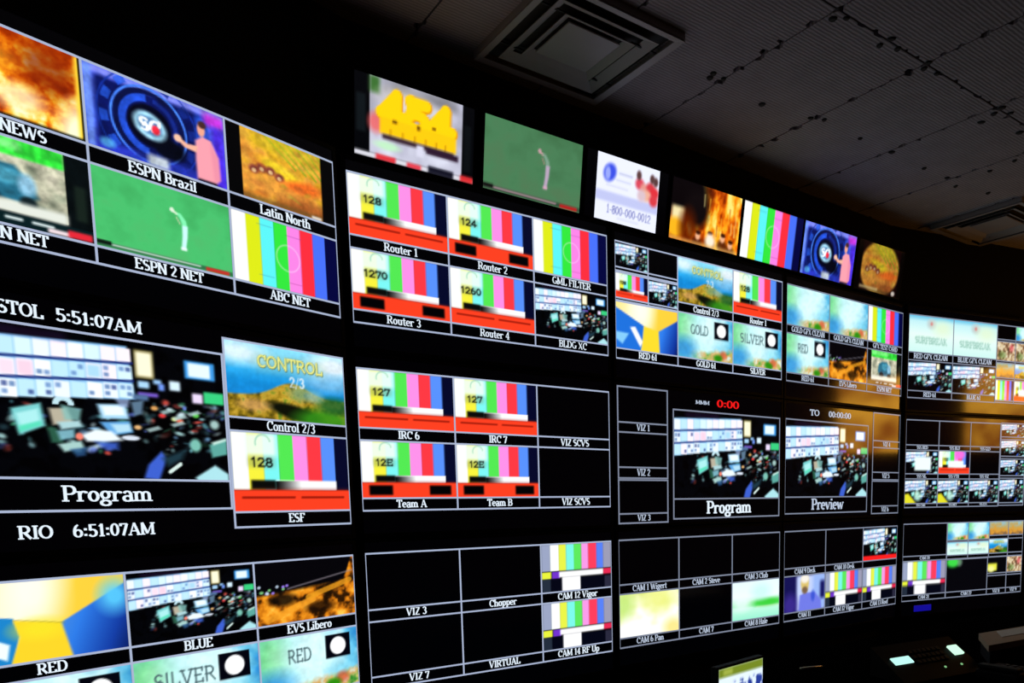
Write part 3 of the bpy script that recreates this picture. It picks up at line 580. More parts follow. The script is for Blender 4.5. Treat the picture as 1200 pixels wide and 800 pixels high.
# ------------------------------------------------------------------ room shell
CEIL = CAMZ + 1.5 * U
BACK = 0.072                    # wall surface lies this far behind the screens
def off_line(c):
    th = COLS[c][2]; p = frame(c, 0, 0); nx, ny = math.sin(th), -math.cos(th)
    return (p.x - nx * BACK, p.y - ny * BACK), (math.cos(th), math.sin(th))
def isect(a, b):
    (p, d), (q, e) = a, b; den = d[0] * e[1] - d[1] * e[0]; t = ((q[0] - p[0]) * e[1] - (q[1] - p[1]) * e[0]) / den
    return (p[0] + d[0] * t, p[1] + d[1] * t)
l0, l1, l3, l4 = off_line(0), off_line(1), off_line(3), off_line(4)
# cols 1-3 are coplanar to within a few millimetres: one straight wall behind them
pa = frame(1, 0, 0); pb = frame(3, 1, 0); dd = (pb - pa).normalized(); nn = Vector((dd.y, -dd.x, 0))
lm = ((pa.x - nn.x * BACK, pa.y - nn.y * BACK), (dd.x, dd.y))
cA = isect(l0, lm); cB = isect(lm, l4)
XR = 3.45 * U; YR = -1.6 * U
c_left = (l0[0][0] - l0[1][0] * 3.6 * U, l0[0][1] - l0[1][1] * 3.6 * U)
t = (XR - l4[0][0]) / l4[1][0]; c_right = (XR, l4[0][1] + l4[1][1] * t)
t = (YR - l0[0][1]) / l0[1][1]; c_left = (l0[0][0] + l0[1][0] * t, YR)
def wall(name, p, q, m, th=0.15):
    dx, dy = q[0] - p[0], q[1] - p[1]; L = math.hypot(dx, dy); nx, ny = -dy / L * th, dx / L * th      # outward = left of travel
    return struct(obj(name, prism([p, q, (q[0] + nx, q[1] + ny), (p[0] + nx, p[1] + ny)], 0.0, CEIL), m))
wall('wall_left', c_left, cA, M['wall']); wall('wall_back', cA, cB, M['wall']); wall('wall_corner', cB, c_right, M['wall'])
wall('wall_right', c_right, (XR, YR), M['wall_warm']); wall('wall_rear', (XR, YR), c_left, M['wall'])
struct(obj('floor', prism([c_left, (XR, YR), c_right, cB, cA], -0.1, 0.0), M['floor']))
ceiling = struct(obj('ceiling', bx(-5.5, 5.5, -3.0, 8.0, CEIL + .05, CEIL + .15), M['plenum']))

# ceiling tiles with chipped edges, laid parallel to the straight monitor wall
TH2 = COLS[2][2]; T = 0.495; TS = T * U
def tile_mesh(seed):
    r = random.Random(seed); h = TS / 2 - .004; h2 = TS - .004; pts = []
    corners = [(-h, -h2), (h, -h2), (h, h2), (-h, h2)]
    for k in range(4):
        (x0, y0), (x1, y1) = corners[k], corners[(k + 1) % 4]; LL = math.hypot(x1 - x0, y1 - y0); dx, dy = (x1 - x0) / LL, (y1 - y0) / LL; ix, iy = -dy, dx
        c = r.choice((.004, .008, .02, .034)); pts.append((x0 + dx * c, y0 + dy * c))
        s = r.uniform(.05, .1)
        while s < LL - .09:
            if r.random() < .62:
                wd, dp = r.uniform(.02, .06), r.uniform(.006, .015 if k % 2 == 0 else .022)
                if r.random() < .12: dp = .03
                pts += [(x0 + dx * s, y0 + dy * s), (x0 + dx * (s + wd * .25) + ix * dp, y0 + dy * (s + wd * .25) + iy * dp),
                        (x0 + dx * (s + wd * .8) + ix * dp * .8, y0 + dy * (s + wd * .8) + iy * dp * .8), (x0 + dx * (s + wd), y0 + dy * (s + wd))]
                s += wd
            s += r.uniform(.04, .11)
        c = r.choice((.004, .01, .022, .03)); pts.append((x1 - dx * c, y1 - dy * c))
    bm = prism(pts, 0, .022); me = bpy.data.meshes.new('ceiling_tile'); bm.to_mesh(me); bm.free(); me.materials.append(M['tile']); return me
tms = [tile_mesh(s) for s in range(6)]
rr = random.Random(3)
def um(u, m, z): 
    p = frame(2, u, 0, m); return Vector((p.x, p.y, z))
poly = [c_left, (XR, YR), c_right, cB, cA]
def inside(x, y):
    r = False
    for i in range(len(poly)):
        (x0, y0), (x1, y1) = poly[i], poly[(i + 1) % len(poly)]
        if (y0 > y) != (y1 > y) and x < (x1 - x0) * (y - y0) / (y1 - y0) + x0: r = not r
    return r
for iu in range(-9, 12):
    for im in range(-1, 7):
        u0, m0 = .18 + T * iu, -.07 + 2 * T * im; p = um(u0 + T / 2, m0 + T, CEIL)
        if not any(inside(p.x + a, p.y + b) for a in (-.6, -.3, 0, .3, .6) for b in (-.6, -.3, 0, .3, .6)): continue
        o = bpy.data.objects.new('ceiling_tile', rr.choice(tms)); COL.objects.link(o); o.parent = ceiling
        o.location = p; o.rotation_euler = (0, 0, TH2 + rr.choice((0, math.pi)))

# dark fixing plugs scattered along the tile joints
def px_ceil(px, py):
    Xc, Yc = px - PPX, py - PPY; c, s_ = math.cos(ROLL), math.sin(ROLL); Xc, Yc = Xc * c + Yc * s_, -Xc * s_ + Yc * c
    x, y, z = Xc / FPX, 1.0, -Yc / FPX; d = Vector((x, y * math.cos(PITCH) - z * math.sin(PITCH), y * math.sin(PITCH) + z * math.cos(PITCH)))
    k = (CEIL - CAMZ) / d.z; return Vector((d.x * k, d.y * k, CEIL))
bm = bmesh.new(); bmesh.ops.create_cone(bm, cap_ends=True, segments=9, radius1=.011, radius2=.017, depth=.006)
plug = bpy.data.meshes.new('fixing_plug'); bm.to_mesh(plug); bm.free(); plug.materials.append(M['plenum'])
for px, py in ((848, 92), (836, 86), (832, 91), (1008, 162), (893, 122), (950, 138), (966, 140), (1031, 53), (1045, 45), (1052, 57), (976, 22), (992, 21), (1083, 80), (1098, 86), (1088, 73), (1165, 133), (1185, 132), (1174, 126), (1150, 143), (1195, 155), (1083, 197), (1045, 178), (1110, 208), (1160, 200), (1189, 188), (1158, 226), (1120, 218)):
    o = bpy.data.objects.new('fixing_plug', plug); COL.objects.link(o); o.parent = ceiling; o.location = px_ceil(px, py) - Vector((0, 0, .003)); o.scale = (rr.uniform(.7, 1.25), rr.uniform(.7, 1.25), 1)

# ------------------------------------------------------------------ wall monitors
ACT_H, BZ = 0.5625, 0.012
VB = {'top': 0.495, 'mid': -0.0975, 'bot': -0.690}     # bottom of the active picture area (in U, relative to eye level)
def monitor(c, row, label, cells, lines=(), texts=(), res=72, dim=False):
    vb = VB[row] - BZ; base = frame(c, .5, vb)
    t = thing('wall_monitor', label, 'monitor', base, COLS[c][2], 'wall of multiview monitors')
    X_ = lambda u: (u - .5) * U; Z_ = lambda v: (v - vb) * U
    hw = (.5 + BZ) * U; hh = (ACT_H + 2 * BZ) * U
    obj('housing', bx(-hw, hw, .006, BACK - .0005, 0, hh, bevel=.004), M['housing'], t)
    obj('bezel', ring(bmesh.new(), -hw, hw, 0, hh, BZ * U, -.003, .006), M['housing'], t)
    sc = obj('screen', bx(-.5 * U, .5 * U, 0, .006, BZ * U, BZ * U + ACT_H * U), M['screen'], t)
    lw = .0068 * U
    bm = bmesh.new()
    def quad(u0, u1, v0, v1, y=-.0016):
        vs_ = [bm.verts.new((X_(a), y, Z_(b))) for a, b in ((u0, v0), (u1, v0), (u1, v1), (u0, v1))]; bm.faces.new(vs_)
    done = set(); e = .0032 if dim else .0028
    def hl(u0, u1, v): 
        if (round(u0, 3), round(u1, 3), round(v, 3)) not in done: done.add((round(u0, 3), round(u1, 3), round(v, 3))); quad(u0 - e, u1 + e, v - e, v + e)
    def vl(u, v0, v1):
        if ('v', round(u, 3), round(v0, 3)) not in done: done.add(('v', round(u, 3), round(v0, 3))); quad(u - e, u + e, v0, v1)
    for cell in cells:
        u0, u1, v1, vp, vc, pic, cap = cell[:7]; opt = cell[7] if len(cell) > 7 else {}
        if pic:
            o = link('picture', pic_mesh(pic, opt.get('res', res)), None, sc)
            o.location = (X_(u0 + .003), -.0008, Z_(vp + .002)); o.scale = (X_(u1) - X_(u0) - .006 * U, 1, Z_(v1) - Z_(vp) - .004 * U)
        if opt.get('frame', True):
            for vv in {v1, vp, vc}: hl(u0, u1, vv)
            for uu in (u0, u1): vl(uu, vc, v1)
        if cap:
            ch = opt.get('h', (vp - vc) * .64); cw = opt.get('w'); 
            if cw is None: cw = min(strokes(cap)[1] * ch * opt.get('sx', 1.0), (u1 - u0) * .86)
            o = obj('caption', text_bmesh(cap, ch * U, cw * U, opt.get('bold', 1.15)), M[opt.get('mat', 'cap_dim' if dim else 'cap')], sc)
            o.location = (X_((u0 + u1) / 2), -.0018, Z_((vp + vc) / 2 - ch * .42))
    for (u0, v0, u1, v1) in lines: quad(u0, u1, v0, v1)
    for (txt, u0, u1, v, h, mk) in texts:
        o = obj('caption', text_bmesh(txt, h * U, (u1 - u0) * U, 1.1), M[mk], sc); o.location = (X_((u0 + u1) / 2), -.0018, Z_(v))
    if bm.verts: obj('grid_lines', bm, M['line_dim'] if dim else M['line'], sc)
    else: bm.free()
    return t

def grid6(top, entries, opt=None):
    out = []; C3 = (0, 1 / 3, 2 / 3, 1)
    for i, (pic, cap) in enumerate(entries):
        r, k = divmod(i, 3); v1 = top - r * .226
        out.append((C3[k], C3[k + 1], v1, v1 - .186, v1 - .226, pic, cap, dict(opt or {})))
    return out
TOP, MID, BOT = 1.022, .4285, -.1635

# column 0
cells = grid6(TOP, [('fire', 'ESPN NEWS'), ('studio', 'ESPN Brazil'), ('latin', 'Latin North'), ('carnews', 'ESPN NET'), ('golf', 'ESPN 2 NET'), ('bars', 'ABC NET')])
monitor(0, 'top', 'multiview monitor showing fire, a blue studio, a man in pink and green golf', cells, res=110)
monitor(0, 'mid', 'multiview monitor with the largest Program picture between the two white clock lines', [
    (.013, .617, .403, .065, -.009, 'room', 'Program', {'res': 200, 'w': .196, 'h': .037, 'bold': 1.0}),
    (.623, 1.0, .447, .240, .203, 'control23', 'Control 2/3', {'res': 110, 'w': .155, 'h': .027, 'bold': 1.0}),
    (.623, 1.0, .203, -.020, -.062, 'router_a', 'ESF', {'res': 110, 'h': .026})],
    texts=[('BRISTOL', .072, .214, .420, .029, 'cap'), ('5:51:07AM', .238, .420, .4215, .029, 'cap'), ('RIO', .126, .193, -.071, .030, 'cap'), ('6:51:07AM', .233, .413, -.071, .030, 'cap')])
monitor(0, 'bot', 'multiview monitor showing a yellow and blue ball, a night town and SILVER and RED slates', grid6(BOT, [('ball', 'RED'), ('room', 'BLUE'), ('night', 'EVS Libero'), ('gold', 'GOLD'), ('silver', 'SILVER'), ('red', 'RED')]), res=110)
# column 1
monitor(1, 'top', 'multiview monitor with four router test cards, colour bars and a control room view', grid6(TOP, [('router_a', 'Router 1'), ('router_b', 'Router 2'), ('bars', 'GML FILTER'), ('router_c', 'Router 3'), ('router_d', 'Router 4'), ('room', 'BLDG XC')], {'bold': 1.0}), res=90)
monitor(1, 'mid', 'multiview monitor with four test cards captioned IRC and Team beside two black cells', grid6(MID, [('irc_a', 'IRC 6'), ('irc_a', 'IRC 7'), (None, 'VIZ SCVS'), ('irc_b', 'Team A'), ('irc_b', 'Team B'), (None, 'VIZ SCVS')]), res=90)
monitor(1, 'bot', 'multiview monitor with four black cells and two stacked bar charts at its right', grid6(BOT, [(None, 'VIZ 3'), (None, 'Chopper'), ('smpte', 'CAM 12 Vigor'), (None, 'VIZ 7'), (None, 'VIRTUAL'), ('smpte', 'CAM 14 RF Up')]), res=80)
# column 2
c2 = grid6(TOP, [(None, ''), ('control23', 'Control 2/3'), ('router_a', 'Router 1'), ('ball2', 'RED 61'), ('gold', 'GOLD 61'), ('silver', 'SILVER')])[1:]
for (a, b, v1, pic) in ((0, .171, 1.022, 'room'), (.171, 1 / 3, 1.022, None), (0, .171, .904, 'router_a'), (.171, 1 / 3, .904, 'room')):
    c2.append((a, b, v1, v1 - .098, v1 - .112, pic, '', {'res': 40}))
monitor(2, 'top', 'multiview monitor showing CONTROL over a hill, a yellow ball and GOLD and SILVER slates', c2, res=64)
monitor(2, 'mid', 'multiview monitor with three black boxes stacked left of a Program picture and red zeros', [
    (.005, .271, .460, .318, .278, None, 'VIZ 1', {'w': .07}), (.005, .271, .278, .136, .092, None, 'VIZ 2', {'w': .07}), (.005, .271, .084, -.055, -.094, None, 'VIZ 3', {'w': .07}),
    (.305, .990, .386, .004, -.082, 'room', 'Program', {'res': 130, 'w': .29, 'h': .056, 'bold': 1.2, 'mat': 'cap'})], texts=[('MMM', .436, .519, .418, .016, 'cap_dim'), ('0:00', .566, .709, .412, .033, 'cap_red')], dim=True)
monitor(2, 'bot', 'multiview monitor of dark cells with one pale yellow and one pale green picture', grid6(BOT, [(None, 'CAM 1 Wigert'), (None, 'CAM 2 Steve'), (None, 'CAM 3 Club'), ('yellowpale', 'CAM 6 Pan'), (None, 'CAM 7'), ('greenpale', 'CAM 8 Hale')]), res=50, dim=True)
# column 3
monitor(3, 'top', 'multiview monitor with two pale blue coast pictures beside narrow colour bars', grid6(TOP, [('rio', 'GOLD GFX CLEAN'), ('rio', 'GOLD GFX CLEAN'), ('bars', 'GFX TEST CARD'), ('red', 'RED 61'), ('night', 'EVS Libero'), ('carnews', 'ESPN NET')]), res=50, dim=True)
monitor(3, 'mid', 'multiview monitor with the Preview picture left of three small dark boxes', [
    (.0, .690, .388, .007, -.075, 'room', 'Preview', {'res': 130, 'w': .27, 'h': .056, 'bold': 1.2, 'mat': 'cap_dim'}),
    (.738, 1.0, .462, .312, .275, None, 'VIZ 4', {'w': .07}), (.738, 1.0, .275, .14, .099, None, 'VIZ 5', {'w': .07}), (.738, 1.0, .091, -.047, -.088, None, 'VIZ 6', {'w': .07})],
    texts=[('TO', .188, .263, .415, .03, 'cap_dim'), ('00:00:00', .341, .531, .415, .03, 'cap_dim')], dim=True)
monitor(3, 'bot', 'multiview monitor with a purple shirted man beside two bar charts under a red strip', grid6(BOT, [(None, 'CAM 9 Deck'), (None, 'CAM 10 Desk'), ('redstrip', ''), ('purpleman', 'CAM 11'), ('smpte', 'CAM 12 Vigor'), ('smpte', 'CAM 13 Roof')]), res=50, dim=True)
# column 4
c4 = [(0, .343, 1.02, .816, .772, 'rioword', 'RED GFX CLEAN', {}), (.343, .70, 1.02, .816, .772, 'rioword', 'BLUE GFX CLEAN', {}),
      (0, .343, .772, .603, .563, 'room', 'RED 61', {}), (.343, .70, .772, .603, .563, 'room', 'BLUE 61', {})]
for k, (v1, v0) in enumerate(((1.02, .925), (.925, .80), (.80, .70), (.70, .565))):
    c4.append((.70, .86, v1, v0 + .012, v0, (None, 'crowd', 'amberland', 'bars')[k], '', {'res': 28})); c4.append((.86, 1.0, v1, v0 + .012, v0, ('rio', 'crowd', 'control23', 'routerwhite')[k], '', {'res': 28}))
monitor(4, 'top', 'far right multiview monitor with two pale lettered pictures above two control room views', c4, res=50, dim=True)
c4 = []; UU = (0, .256, .511, .762); RV = ((.439, .298, .269), (.269, .134, .105), (.105, -.037, -.059))
cont = [[(None, 'SSS RED'), (None, 'SSS BLU'), (None, 'SSS GLD')], [('shot_white', 'SSS SIL'), ('routerwhite', 'SSS VTR'), (None, 'SSS VIZ')], [('shot_yellow', 'SSS CAM'), ('shot_yellow', 'SSS NET'), ('room', 'SSS EVS')]]
for r in range(3):
    for k in range(3): c4.append((UU[k], UU[k + 1], *RV[r], cont[r][k][0], cont[r][k][1], {'res': 40}))
for k, (v1, v0) in enumerate(((.443, .345), (.345, .228), (.228, .110), (.110, -.056))): c4.append((.768, .985, v1, v0 + .016, v0, 'room', '', {'res': 40}))
monitor(4, 'mid', 'far right multiview monitor with a column of four control room views at its edge', c4, res=40, dim=True)
c4 = [(0, .346, -.155, -.343, -.372, None, 'CAM 20', {}), (0, .346, -.372, -.572, -.605, 'smpte', 'CAM 21', {}), (.348, .694, -.376, -.572, -.605, 'greenspot', 'CAM 22', {}),
      (.348, .522, -.155, -.26, -.27, 'rio', '', {'res': 28}), (.522, .700, -.155, -.26, -.27, 'rio', '', {'res': 28}), (.348, .522, -.27, -.35, -.372, 'rioword', '', {'res': 28}), (.522, .700, -.27, -.35, -.372, 'rioword', '', {'res': 28}),
      (.700, .866, -.155, -.24, -.262, 'amberland', '', {'res': 28}), (.866, 1.0, -.155, -.24, -.262, 'amberland', '', {'res': 28}), (.700, .866, -.262, -.35, -.372, 'control23', '', {'res': 28}), (.866, 1.0, -.262, -.35, -.372, None, '', {}),
      (.694, .862, -.374, -.475, -.49, 'yellowspot', '', {'res': 28}), (.862, 1.0, -.374, -.475, -.49, 'crowd', '', {'res': 28}), (.694, .862, -.49, -.572, -.605, None, 'VIZ 8', {}), (.862, 1.0, -.49, -.572, -.605, None, 'VIZ 9', {})]
monitor(4, 'bot', 'far right multiview monitor with a blue glowing light below its colour bar cell', c4, res=40, dim=True, lines=())
_m = [o for o in COL.objects if o.get('label', '').startswith('far right multiview monitor with a blue')][0]
obj('status_light', bx((.1 - .5) * U, (.235 - .5) * U, -.004, .002, .030 * U, .066 * U, bevel=.002), M['cap_blue'], _m)

# ------------------------------------------------------------------ row of seven small television sets above the wall
TVW, TVH, TILT = .405, .234, math.radians(8.5)
tvs = [(-.815, 'n454', 'small television showing big yellow numerals, leftmost of the upper row', (0, 1)),
       (-.3705, 'golf_tv', 'small television filled by a golfer on a plain green field', (0, 1)),
       (.0565, 'ad', 'small television with a white advert and a row of grey digits', (.12, .88)),
       (.485, 'fire_people', 'small television showing orange flames behind people', (0, 1)),
       (.9075, 'bars', 'small television filled with vertical colour bars', (0, 1)),
       (1.325, 'studio', 'small television showing a blue studio and a man in pink', (0, 1)),
       (1.757, 'latin_round', 'small television with an orange food picture, rightmost of the upper row', (0, 1))]
for uc, pic, label, (x0, x1) in tvs:
    b = .0055; p = frame(2, uc, 1.088 - b, 0)
    t = thing('television', label, 'television', p, TH2, 'small televisions above the monitor wall')
    t.rotation_euler = (0, 0, TH2)
    R = Matrix.Rotation(TILT, 4, 'X')
    w2, hh = (TVW / 2 + b) * U, (TVH + 2 * b) * U
    def tl(name, bm, m):
        bmesh.ops.transform(bm, matrix=R, verts=bm.verts); return obj(name, bm, m, t)
    tl('housing', bx(-w2, w2, .006, .04, 0, hh, bevel=.004), M['housing'])
    tl('bezel', ring(bmesh.new(), -w2, w2, 0, hh, b * U, -.003, .006), M['housing'])
    sc = tl('screen', bx(-TVW / 2 * U, TVW / 2 * U, 0, .006, b * U, (b + TVH) * U), M['screen'])
    obj('wall_bracket', bx(-.05, .05, .012, BACK + .012, .09, .19), M['housing'], t)
    o = link('picture', pic_mesh(pic, 80), None, sc)
    o.rotation_euler = (TILT, 0, 0); o.location = R @ Vector(((x0 - .5) * TVW * U, -.0008, b * U)); o.scale = ((x1 - x0) * TVW * U, 1, TVH * U)

# ------------------------------------------------------------------ ceiling air diffusers
def diffuser(u, m, label):
    t = thing('air_diffuser', label, 'air vent', um(u, m, CEIL), TH2, 'square ceiling air diffusers')
    def fr(name, ro, ri, z_o, z_i, th=.006):
        bm = bmesh.new(); L = []
        for (r, z) in ((ro, z_o), (ri, z_i), (ri, z_i + th), (ro, z_o + th)): L.append([bm.verts.new((sx * r, sy * r, z)) for sx, sy in ((-1, -1), (1, -1), (1, 1), (-1, 1))])
        for k in range(4):
            a, b = L[k], L[(k + 1) % 4]
            for i in range(4): bm.faces.new((a[i], a[(i + 1) % 4], b[(i + 1) % 4], b[i]))
        bmesh.ops.recalc_face_normals(bm, faces=bm.faces); return obj(name, bm, M['vent'], t)
    H = .5 * U / 2
    obj('duct_box', bx(-H * .9, H * .9, -H * .9, H * .9, -.006, -.0005), M['duct'], t)
    bm = bmesh.new()
    for a in ((-H, H, -H, -H * .965), (-H, H, H * .965, H), (-H, -H * .965, -H * .965, H * .965), (H * .965, H, -H * .965, H * .965)): box(bm, a[0], a[1], a[2], a[3], -.026, -.0005)
    obj('skirt', bm, M['vent'], t)
    fr('outer_flange', H * 1.0, H * .9, -.034, -.030, .005)
    fr('louvre_ring', H * .76, H * .62, -.034, -.014, .003); fr('louvre_ring', H * .54, H * .42, -.031, -.012, .003)
    obj('centre_plate', bx(-H * .40, H * .40, -H * .40, H * .40, -.026, -.020, bevel=.002), M['vent'], t)
    for sx, sy in ((1, 1), (-1, 1), (1, -1), (-1, -1)):
        bm = bmesh.new(); box(bm, sx * H * .3 - .006, sx * H * .3 + .006, sy * H * .3 - .006, sy * H * .3 + .006, -.021, -.004); obj('hanger_post', bm, M['duct'], t)
        bm = bmesh.new(); box(bm, min(sx * H * .5, sx * H * .97), max(sx * H * .5, sx * H * .97), sy * H * .5 - .004, sy * H * .5 + .004, -.022, -.016); obj('louvre_bracket', bm, M['duct'], t)
    return t
diffuser(-.365, .295, 'square stepped ceiling air vent above the golf television')
diffuser(2.41, .31, 'square stepped ceiling air vent near the right edge, warmly lit')

# ------------------------------------------------------------------ warm lamp on the right wall (seen mirrored in the far screens)
LY, LZ = 4.46 * U, CAMZ + .68 * U
lt = thing('wall_lamp', 'wide amber glass wall lamp mirrored in the far screens', 'lamp', (XR, LY, LZ - .42), 0)
M['amber'] = mat('amber_glass_glow', (0.5, 0.25, 0.03), .4, emit=(1.0, .42, .03, 1), estr=5.0)
nt = M['amber'].node_tree; nz = nt.nodes.new('ShaderNodeTexNoise'); nz.inputs['Scale'].default_value = 4.5; nz.inputs['Detail'].default_value = 3
tc = nt.nodes.new('ShaderNodeTexCoord'); cr = nt.nodes.new('ShaderNodeValToRGB')
cr.color_ramp.elements[0].position = .34; cr.color_ramp.elements[0].color = (.30, .06, .006, 1); cr.color_ramp.elements[1].position = .62; cr.color_ramp.elements[1].color = (1.0, .46, .04, 1)
nt.links.new(tc.outputs['Object'], nz.inputs['Vector']); nt.links.new(nz.outputs['Fac'], cr.inputs['Fac']); nt.links.new(cr.outputs['Color'], nt.nodes['Principled BSDF'].inputs['Emission Color'])
obj('back_plate', bx(-.03, 0, -.36, .36, 0, .76, bevel=.004), M['housing'], lt)
bm = bmesh.new(); n = 12; P = []
for i in range(n + 1):
    a = math.pi * i / n; P.append((-.03 - .12 * math.sin(a), -.33 * math.cos(a)))
obj('shade', prism(P, .03, .73), M['amber'], lt)
for z in (.01, .732): obj('shade_rim', prism([(x * 1.03, y * 1.04) for x, y in P], z, z + .018), M['housing'], lt)

# ------------------------------------------------------------------ console desk and the things on it
DZ = CAMZ - .65 * U
M['key'] = mat('dark_key', (0.010, 0.010, 0.012), .5, spec=.15, noise=.1)
M['lit_cyan'] = mat('lit_display_cyan', (0.02, 0.03, 0.03), .3, emit=srgb(190, 250, 240), estr=1.1)
M['lit_green'] = mat('lit_key_green', (0.02, 0.03, 0.02), .3, emit=srgb(205, 255, 225), estr=1.15)
M['led'] = mat('small_led', (0.02, 0.03, 0.02), .3, emit=srgb(150, 220, 150), estr=.7)
M['folder'] = mat('tan_card', (0.42, 0.28, 0.17), .7, noise=.12, scale=12)
M['paper'] = mat('paper', (0.7, 0.68, 0.62), .8, noise=.06, scale=20)
M['glint_rod'] = mat('brass_glint_rod', (0.8, 0.7, 0.5), .3, metal=.8, noise=.05)
M['phone'] = mat('phone_plastic', (0.004, 0.004, 0.005), .55, spec=.06, noise=.1)
def desk_pt(u, m, z=0): 
    p = frame(2, u, 0, m); return Vector((p.x, p.y, DZ + z))
dk = thing('console_desk', 'long black console desk in front of the monitor wall', 'desk', frame(2, .9, 0, .78) * 1, TH2)
dk.location.z = 0
obj('desk_top', bx(-1.55 * U, 1.75 * U, -.30 * U, .36 * U, DZ - .035, DZ, bevel=.005), M['desk'], dk)
for x in (-1.5, -.5, .6, 1.66): obj('leg_panel', bx(x * U - .015, x * U + .015, -.26 * U, .32 * U, 0, DZ - .035), M['desk'], dk)
obj('modesty_panel', bx(-1.5 * U, 1.66 * U, .30 * U, .315 * U, .12, DZ - .035), M['desk'], dk)

def ray_px(px, py):
    Xc, Yc = px - PPX, py - PPY; c, s = math.cos(ROLL), math.sin(ROLL)
    Xc, Yc = Xc * c + Yc * s, -Xc * s + Yc * c
    x, y, z = Xc / FPX, 1.0, -Yc / FPX
    return Vector((x, y * math.cos(PITCH) - z * math.sin(PITCH), y * math.sin(PITCH) + z * math.cos(PITCH)))
def on_desk(px, py, h=0.0):
    d = ray_px(px, py); k = (DZ + h - CAMZ) / d.z; return Vector((d.x * k, d.y * k, DZ + h))
def wall_um(p):
    x0, y0, th = COLS[2]; dx, dy = p.x / U - x0, p.y / U - y0
    return dx * math.cos(th) + dy * math.sin(th), dx * math.sin(th) - dy * math.cos(th)

# control panel with a lit display and a lit key
a, b_ = on_desk(1046, 776, .07), on_desk(1127, 763, .07); ang = math.atan2(b_.y - a.y, b_.x - a.x); mid = (a + b_) / 2; L = (b_ - a).length
FT = math.radians(32)
cp = thing('control_panel', 'black button panel with a lit cyan display and one glowing key', 'control panel', (mid.x, mid.y, DZ), ang)
x0, x1 = -L / 2 - .04, L / 2 + .02
bm = bmesh.new(); prof_ = [(-.11, 0), (.09, 0), (.09, .07 + .09 * math.tan(FT)), (-.11, .07 - .11 * math.tan(FT))]
A = [bm.verts.new((x0, y, z)) for y, z in prof_]; B = [bm.verts.new((x1, y, z)) for y, z in prof_]
bm.faces.new(A); bm.faces.new(list(reversed(B)))
for k in range(4): bm.faces.new((A[k], B[k], B[(k + 1) % 4], A[(k + 1) % 4]))
bmesh.ops.recalc_face_normals(bm, faces=bm.faces); obj('body', bm, M['phone'], cp)
def face_part(name, x, y, w, d, h, m, me=None):
    if me is None: o = obj(name, bx(-w / 2, w / 2, -d / 2, d / 2, -.0005, h, bevel=min(.002, h * .4)), m, cp)
    else: o = bpy.data.objects.new(name, me); COL.objects.link(o); o.parent = cp
    o.location = (x, y * math.cos(FT), .07 + y * math.sin(FT)); o.rotation_euler = (FT, 0, 0); return o
face_part('display', -L / 2 + .058, .0, .115, .042, .006, M['lit_cyan'])
face_part('lit_key', L / 2 - .035, .012, .062, .058, .010, M['lit_green'])
km = bx(-.011, .011, -.010, .010, -.0005, .007, bevel=.002); kme = bpy.data.meshes.new('key'); km.to_mesh(kme); km.free(); kme.materials.append(M['key'])
nk = int((L - .24) / .03)
for i in range(nk):
    for j in range(3): face_part('key', -L / 2 + .145 + i * .03, .04 - j * .032, 0, 0, 0, None, kme)
for fx in (.18, .42): face_part('indicator_light', L * (fx - .1), -.075, .010, .010, .005, M['led'])

# small preview display
TOPZ = .225
pm = thing('preview_display', 'small desk display with a yellow green strip and white picture', 'monitor', (0, 0, 0), 0)
tl_, tr_ = ray_px(843, 785), ray_px(897, 768)
yaw = math.radians(47); q = tl_ * ((DZ + TOPZ - CAMZ) / tl_.z)
W_ = .26; H_ = .16
pm.location = (q.x + W_ / 2 * math.cos(yaw), q.y + W_ / 2 * math.sin(yaw), DZ); pm.rotation_euler = (0, 0, yaw)
z0 = TOPZ - H_
obj('housing', bx(-W_ / 2 - .008, W_ / 2 + .008, .003, .03, z0 - .008, TOPZ + .008, bevel=.003), M['housing'], pm)
o = link('picture', pic_mesh('desk', 48), None, pm); o.location = (-W_ / 2, .0015, z0); o.scale = (W_, 1, H_)
obj('stand', bx(-.02, .02, .012, .026, .008, z0 + .02), M['housing'], pm); obj('foot', bx(-.08, .08, -.05, .07, 0, .01, bevel=.003), M['housing'], pm)

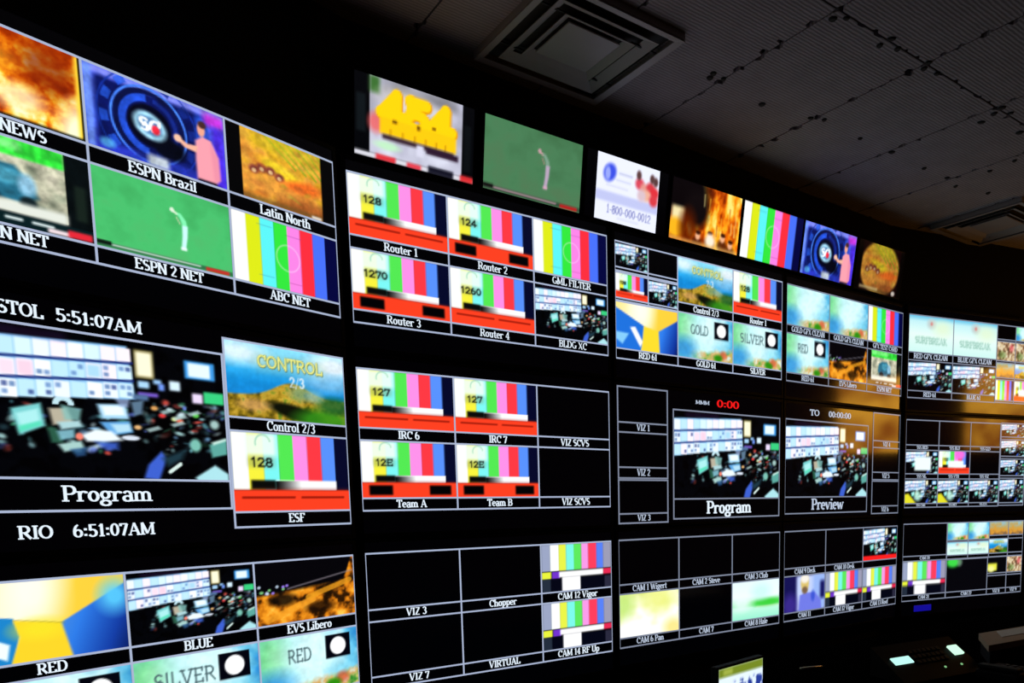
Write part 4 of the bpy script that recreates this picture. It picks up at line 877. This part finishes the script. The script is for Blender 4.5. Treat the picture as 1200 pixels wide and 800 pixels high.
# slim metal rod, added to stand in for a warm glint on the desk
q = on_desk(950, 782, .006)
pn = thing('glint_rod', 'slim pale metal rod added for a warm glint on the dark desk', 'glint_rod', (q.x, q.y, DZ), math.radians(18))
def cyl(r0, r1, l, x=0):
    bm = bmesh.new(); bmesh.ops.create_cone(bm, cap_ends=True, segments=12, radius1=r0, radius2=r1, depth=l, matrix=Matrix.Translation((x, 0, max(r0, r1))) @ Matrix.Rotation(math.pi / 2, 4, 'Y')); return bm
obj('barrel', cyl(.006, .006, .11), M['glint_rod'], pn, True); obj('tip', cyl(.006, .001, .02, .065), M['housing'], pn, True)

# tan folder and phone near the right edge
RZ = .10
q0, q1, q2 = on_desk(1147, 742, RZ), on_desk(1202, 733, RZ), on_desk(1167, 766, RZ)
e1, e2 = (q1 - q0), (q2 - q0) * .62
def quadbox(p, a, b, z0, z1): return prism([(p.x, p.y), (p.x + b.x, p.y + b.y), (p.x + b.x + a.x, p.y + b.y + a.y), (p.x + a.x, p.y + a.y)], z0, z1)
zero = Vector((0, 0, 0))
fd = thing('document_box', 'tan card document box at the right edge of the console desk', 'box', (q0.x, q0.y, DZ), 0)
obj('body', quadbox(e1 * .04 + e2 * .04, e1 * 1.1, e2 * .92, 0, RZ - .03), M['housing'], fd)
obj('lid', quadbox(zero, e1 * 1.2, e2, RZ - .03, RZ), M['folder'], fd)
ps = tag(obj('paper_sheet', quadbox(q0 + e1 * .35 + e2 * .1, e1 * .7, e2 * .5, DZ + RZ, DZ + RZ + .003), M['paper']), 'loose white paper sheet lying on the tan document box', 'paper')
q = on_desk(1182, 786, .03)
ph = thing('desk_phone', 'dark desk phone with its handset by the lower right corner', 'telephone', (q.x, q.y, DZ), TH2)
obj('body', bx(-.10, .10, -.09, .10, 0, .04, bevel=.01), M['phone'], ph)
hs = bmesh.new(); box(hs, -.095, -.045, -.085, .095, .042, .062, bevel=.008); obj('handset', hs, M['phone'], ph)
for i in range(4):
    for j in range(3): obj('key', bx(-.02 + j * .035, .004 + j * .035, -.07 + i * .032, -.05 + i * .032, .04, .045), M['key'], ph)
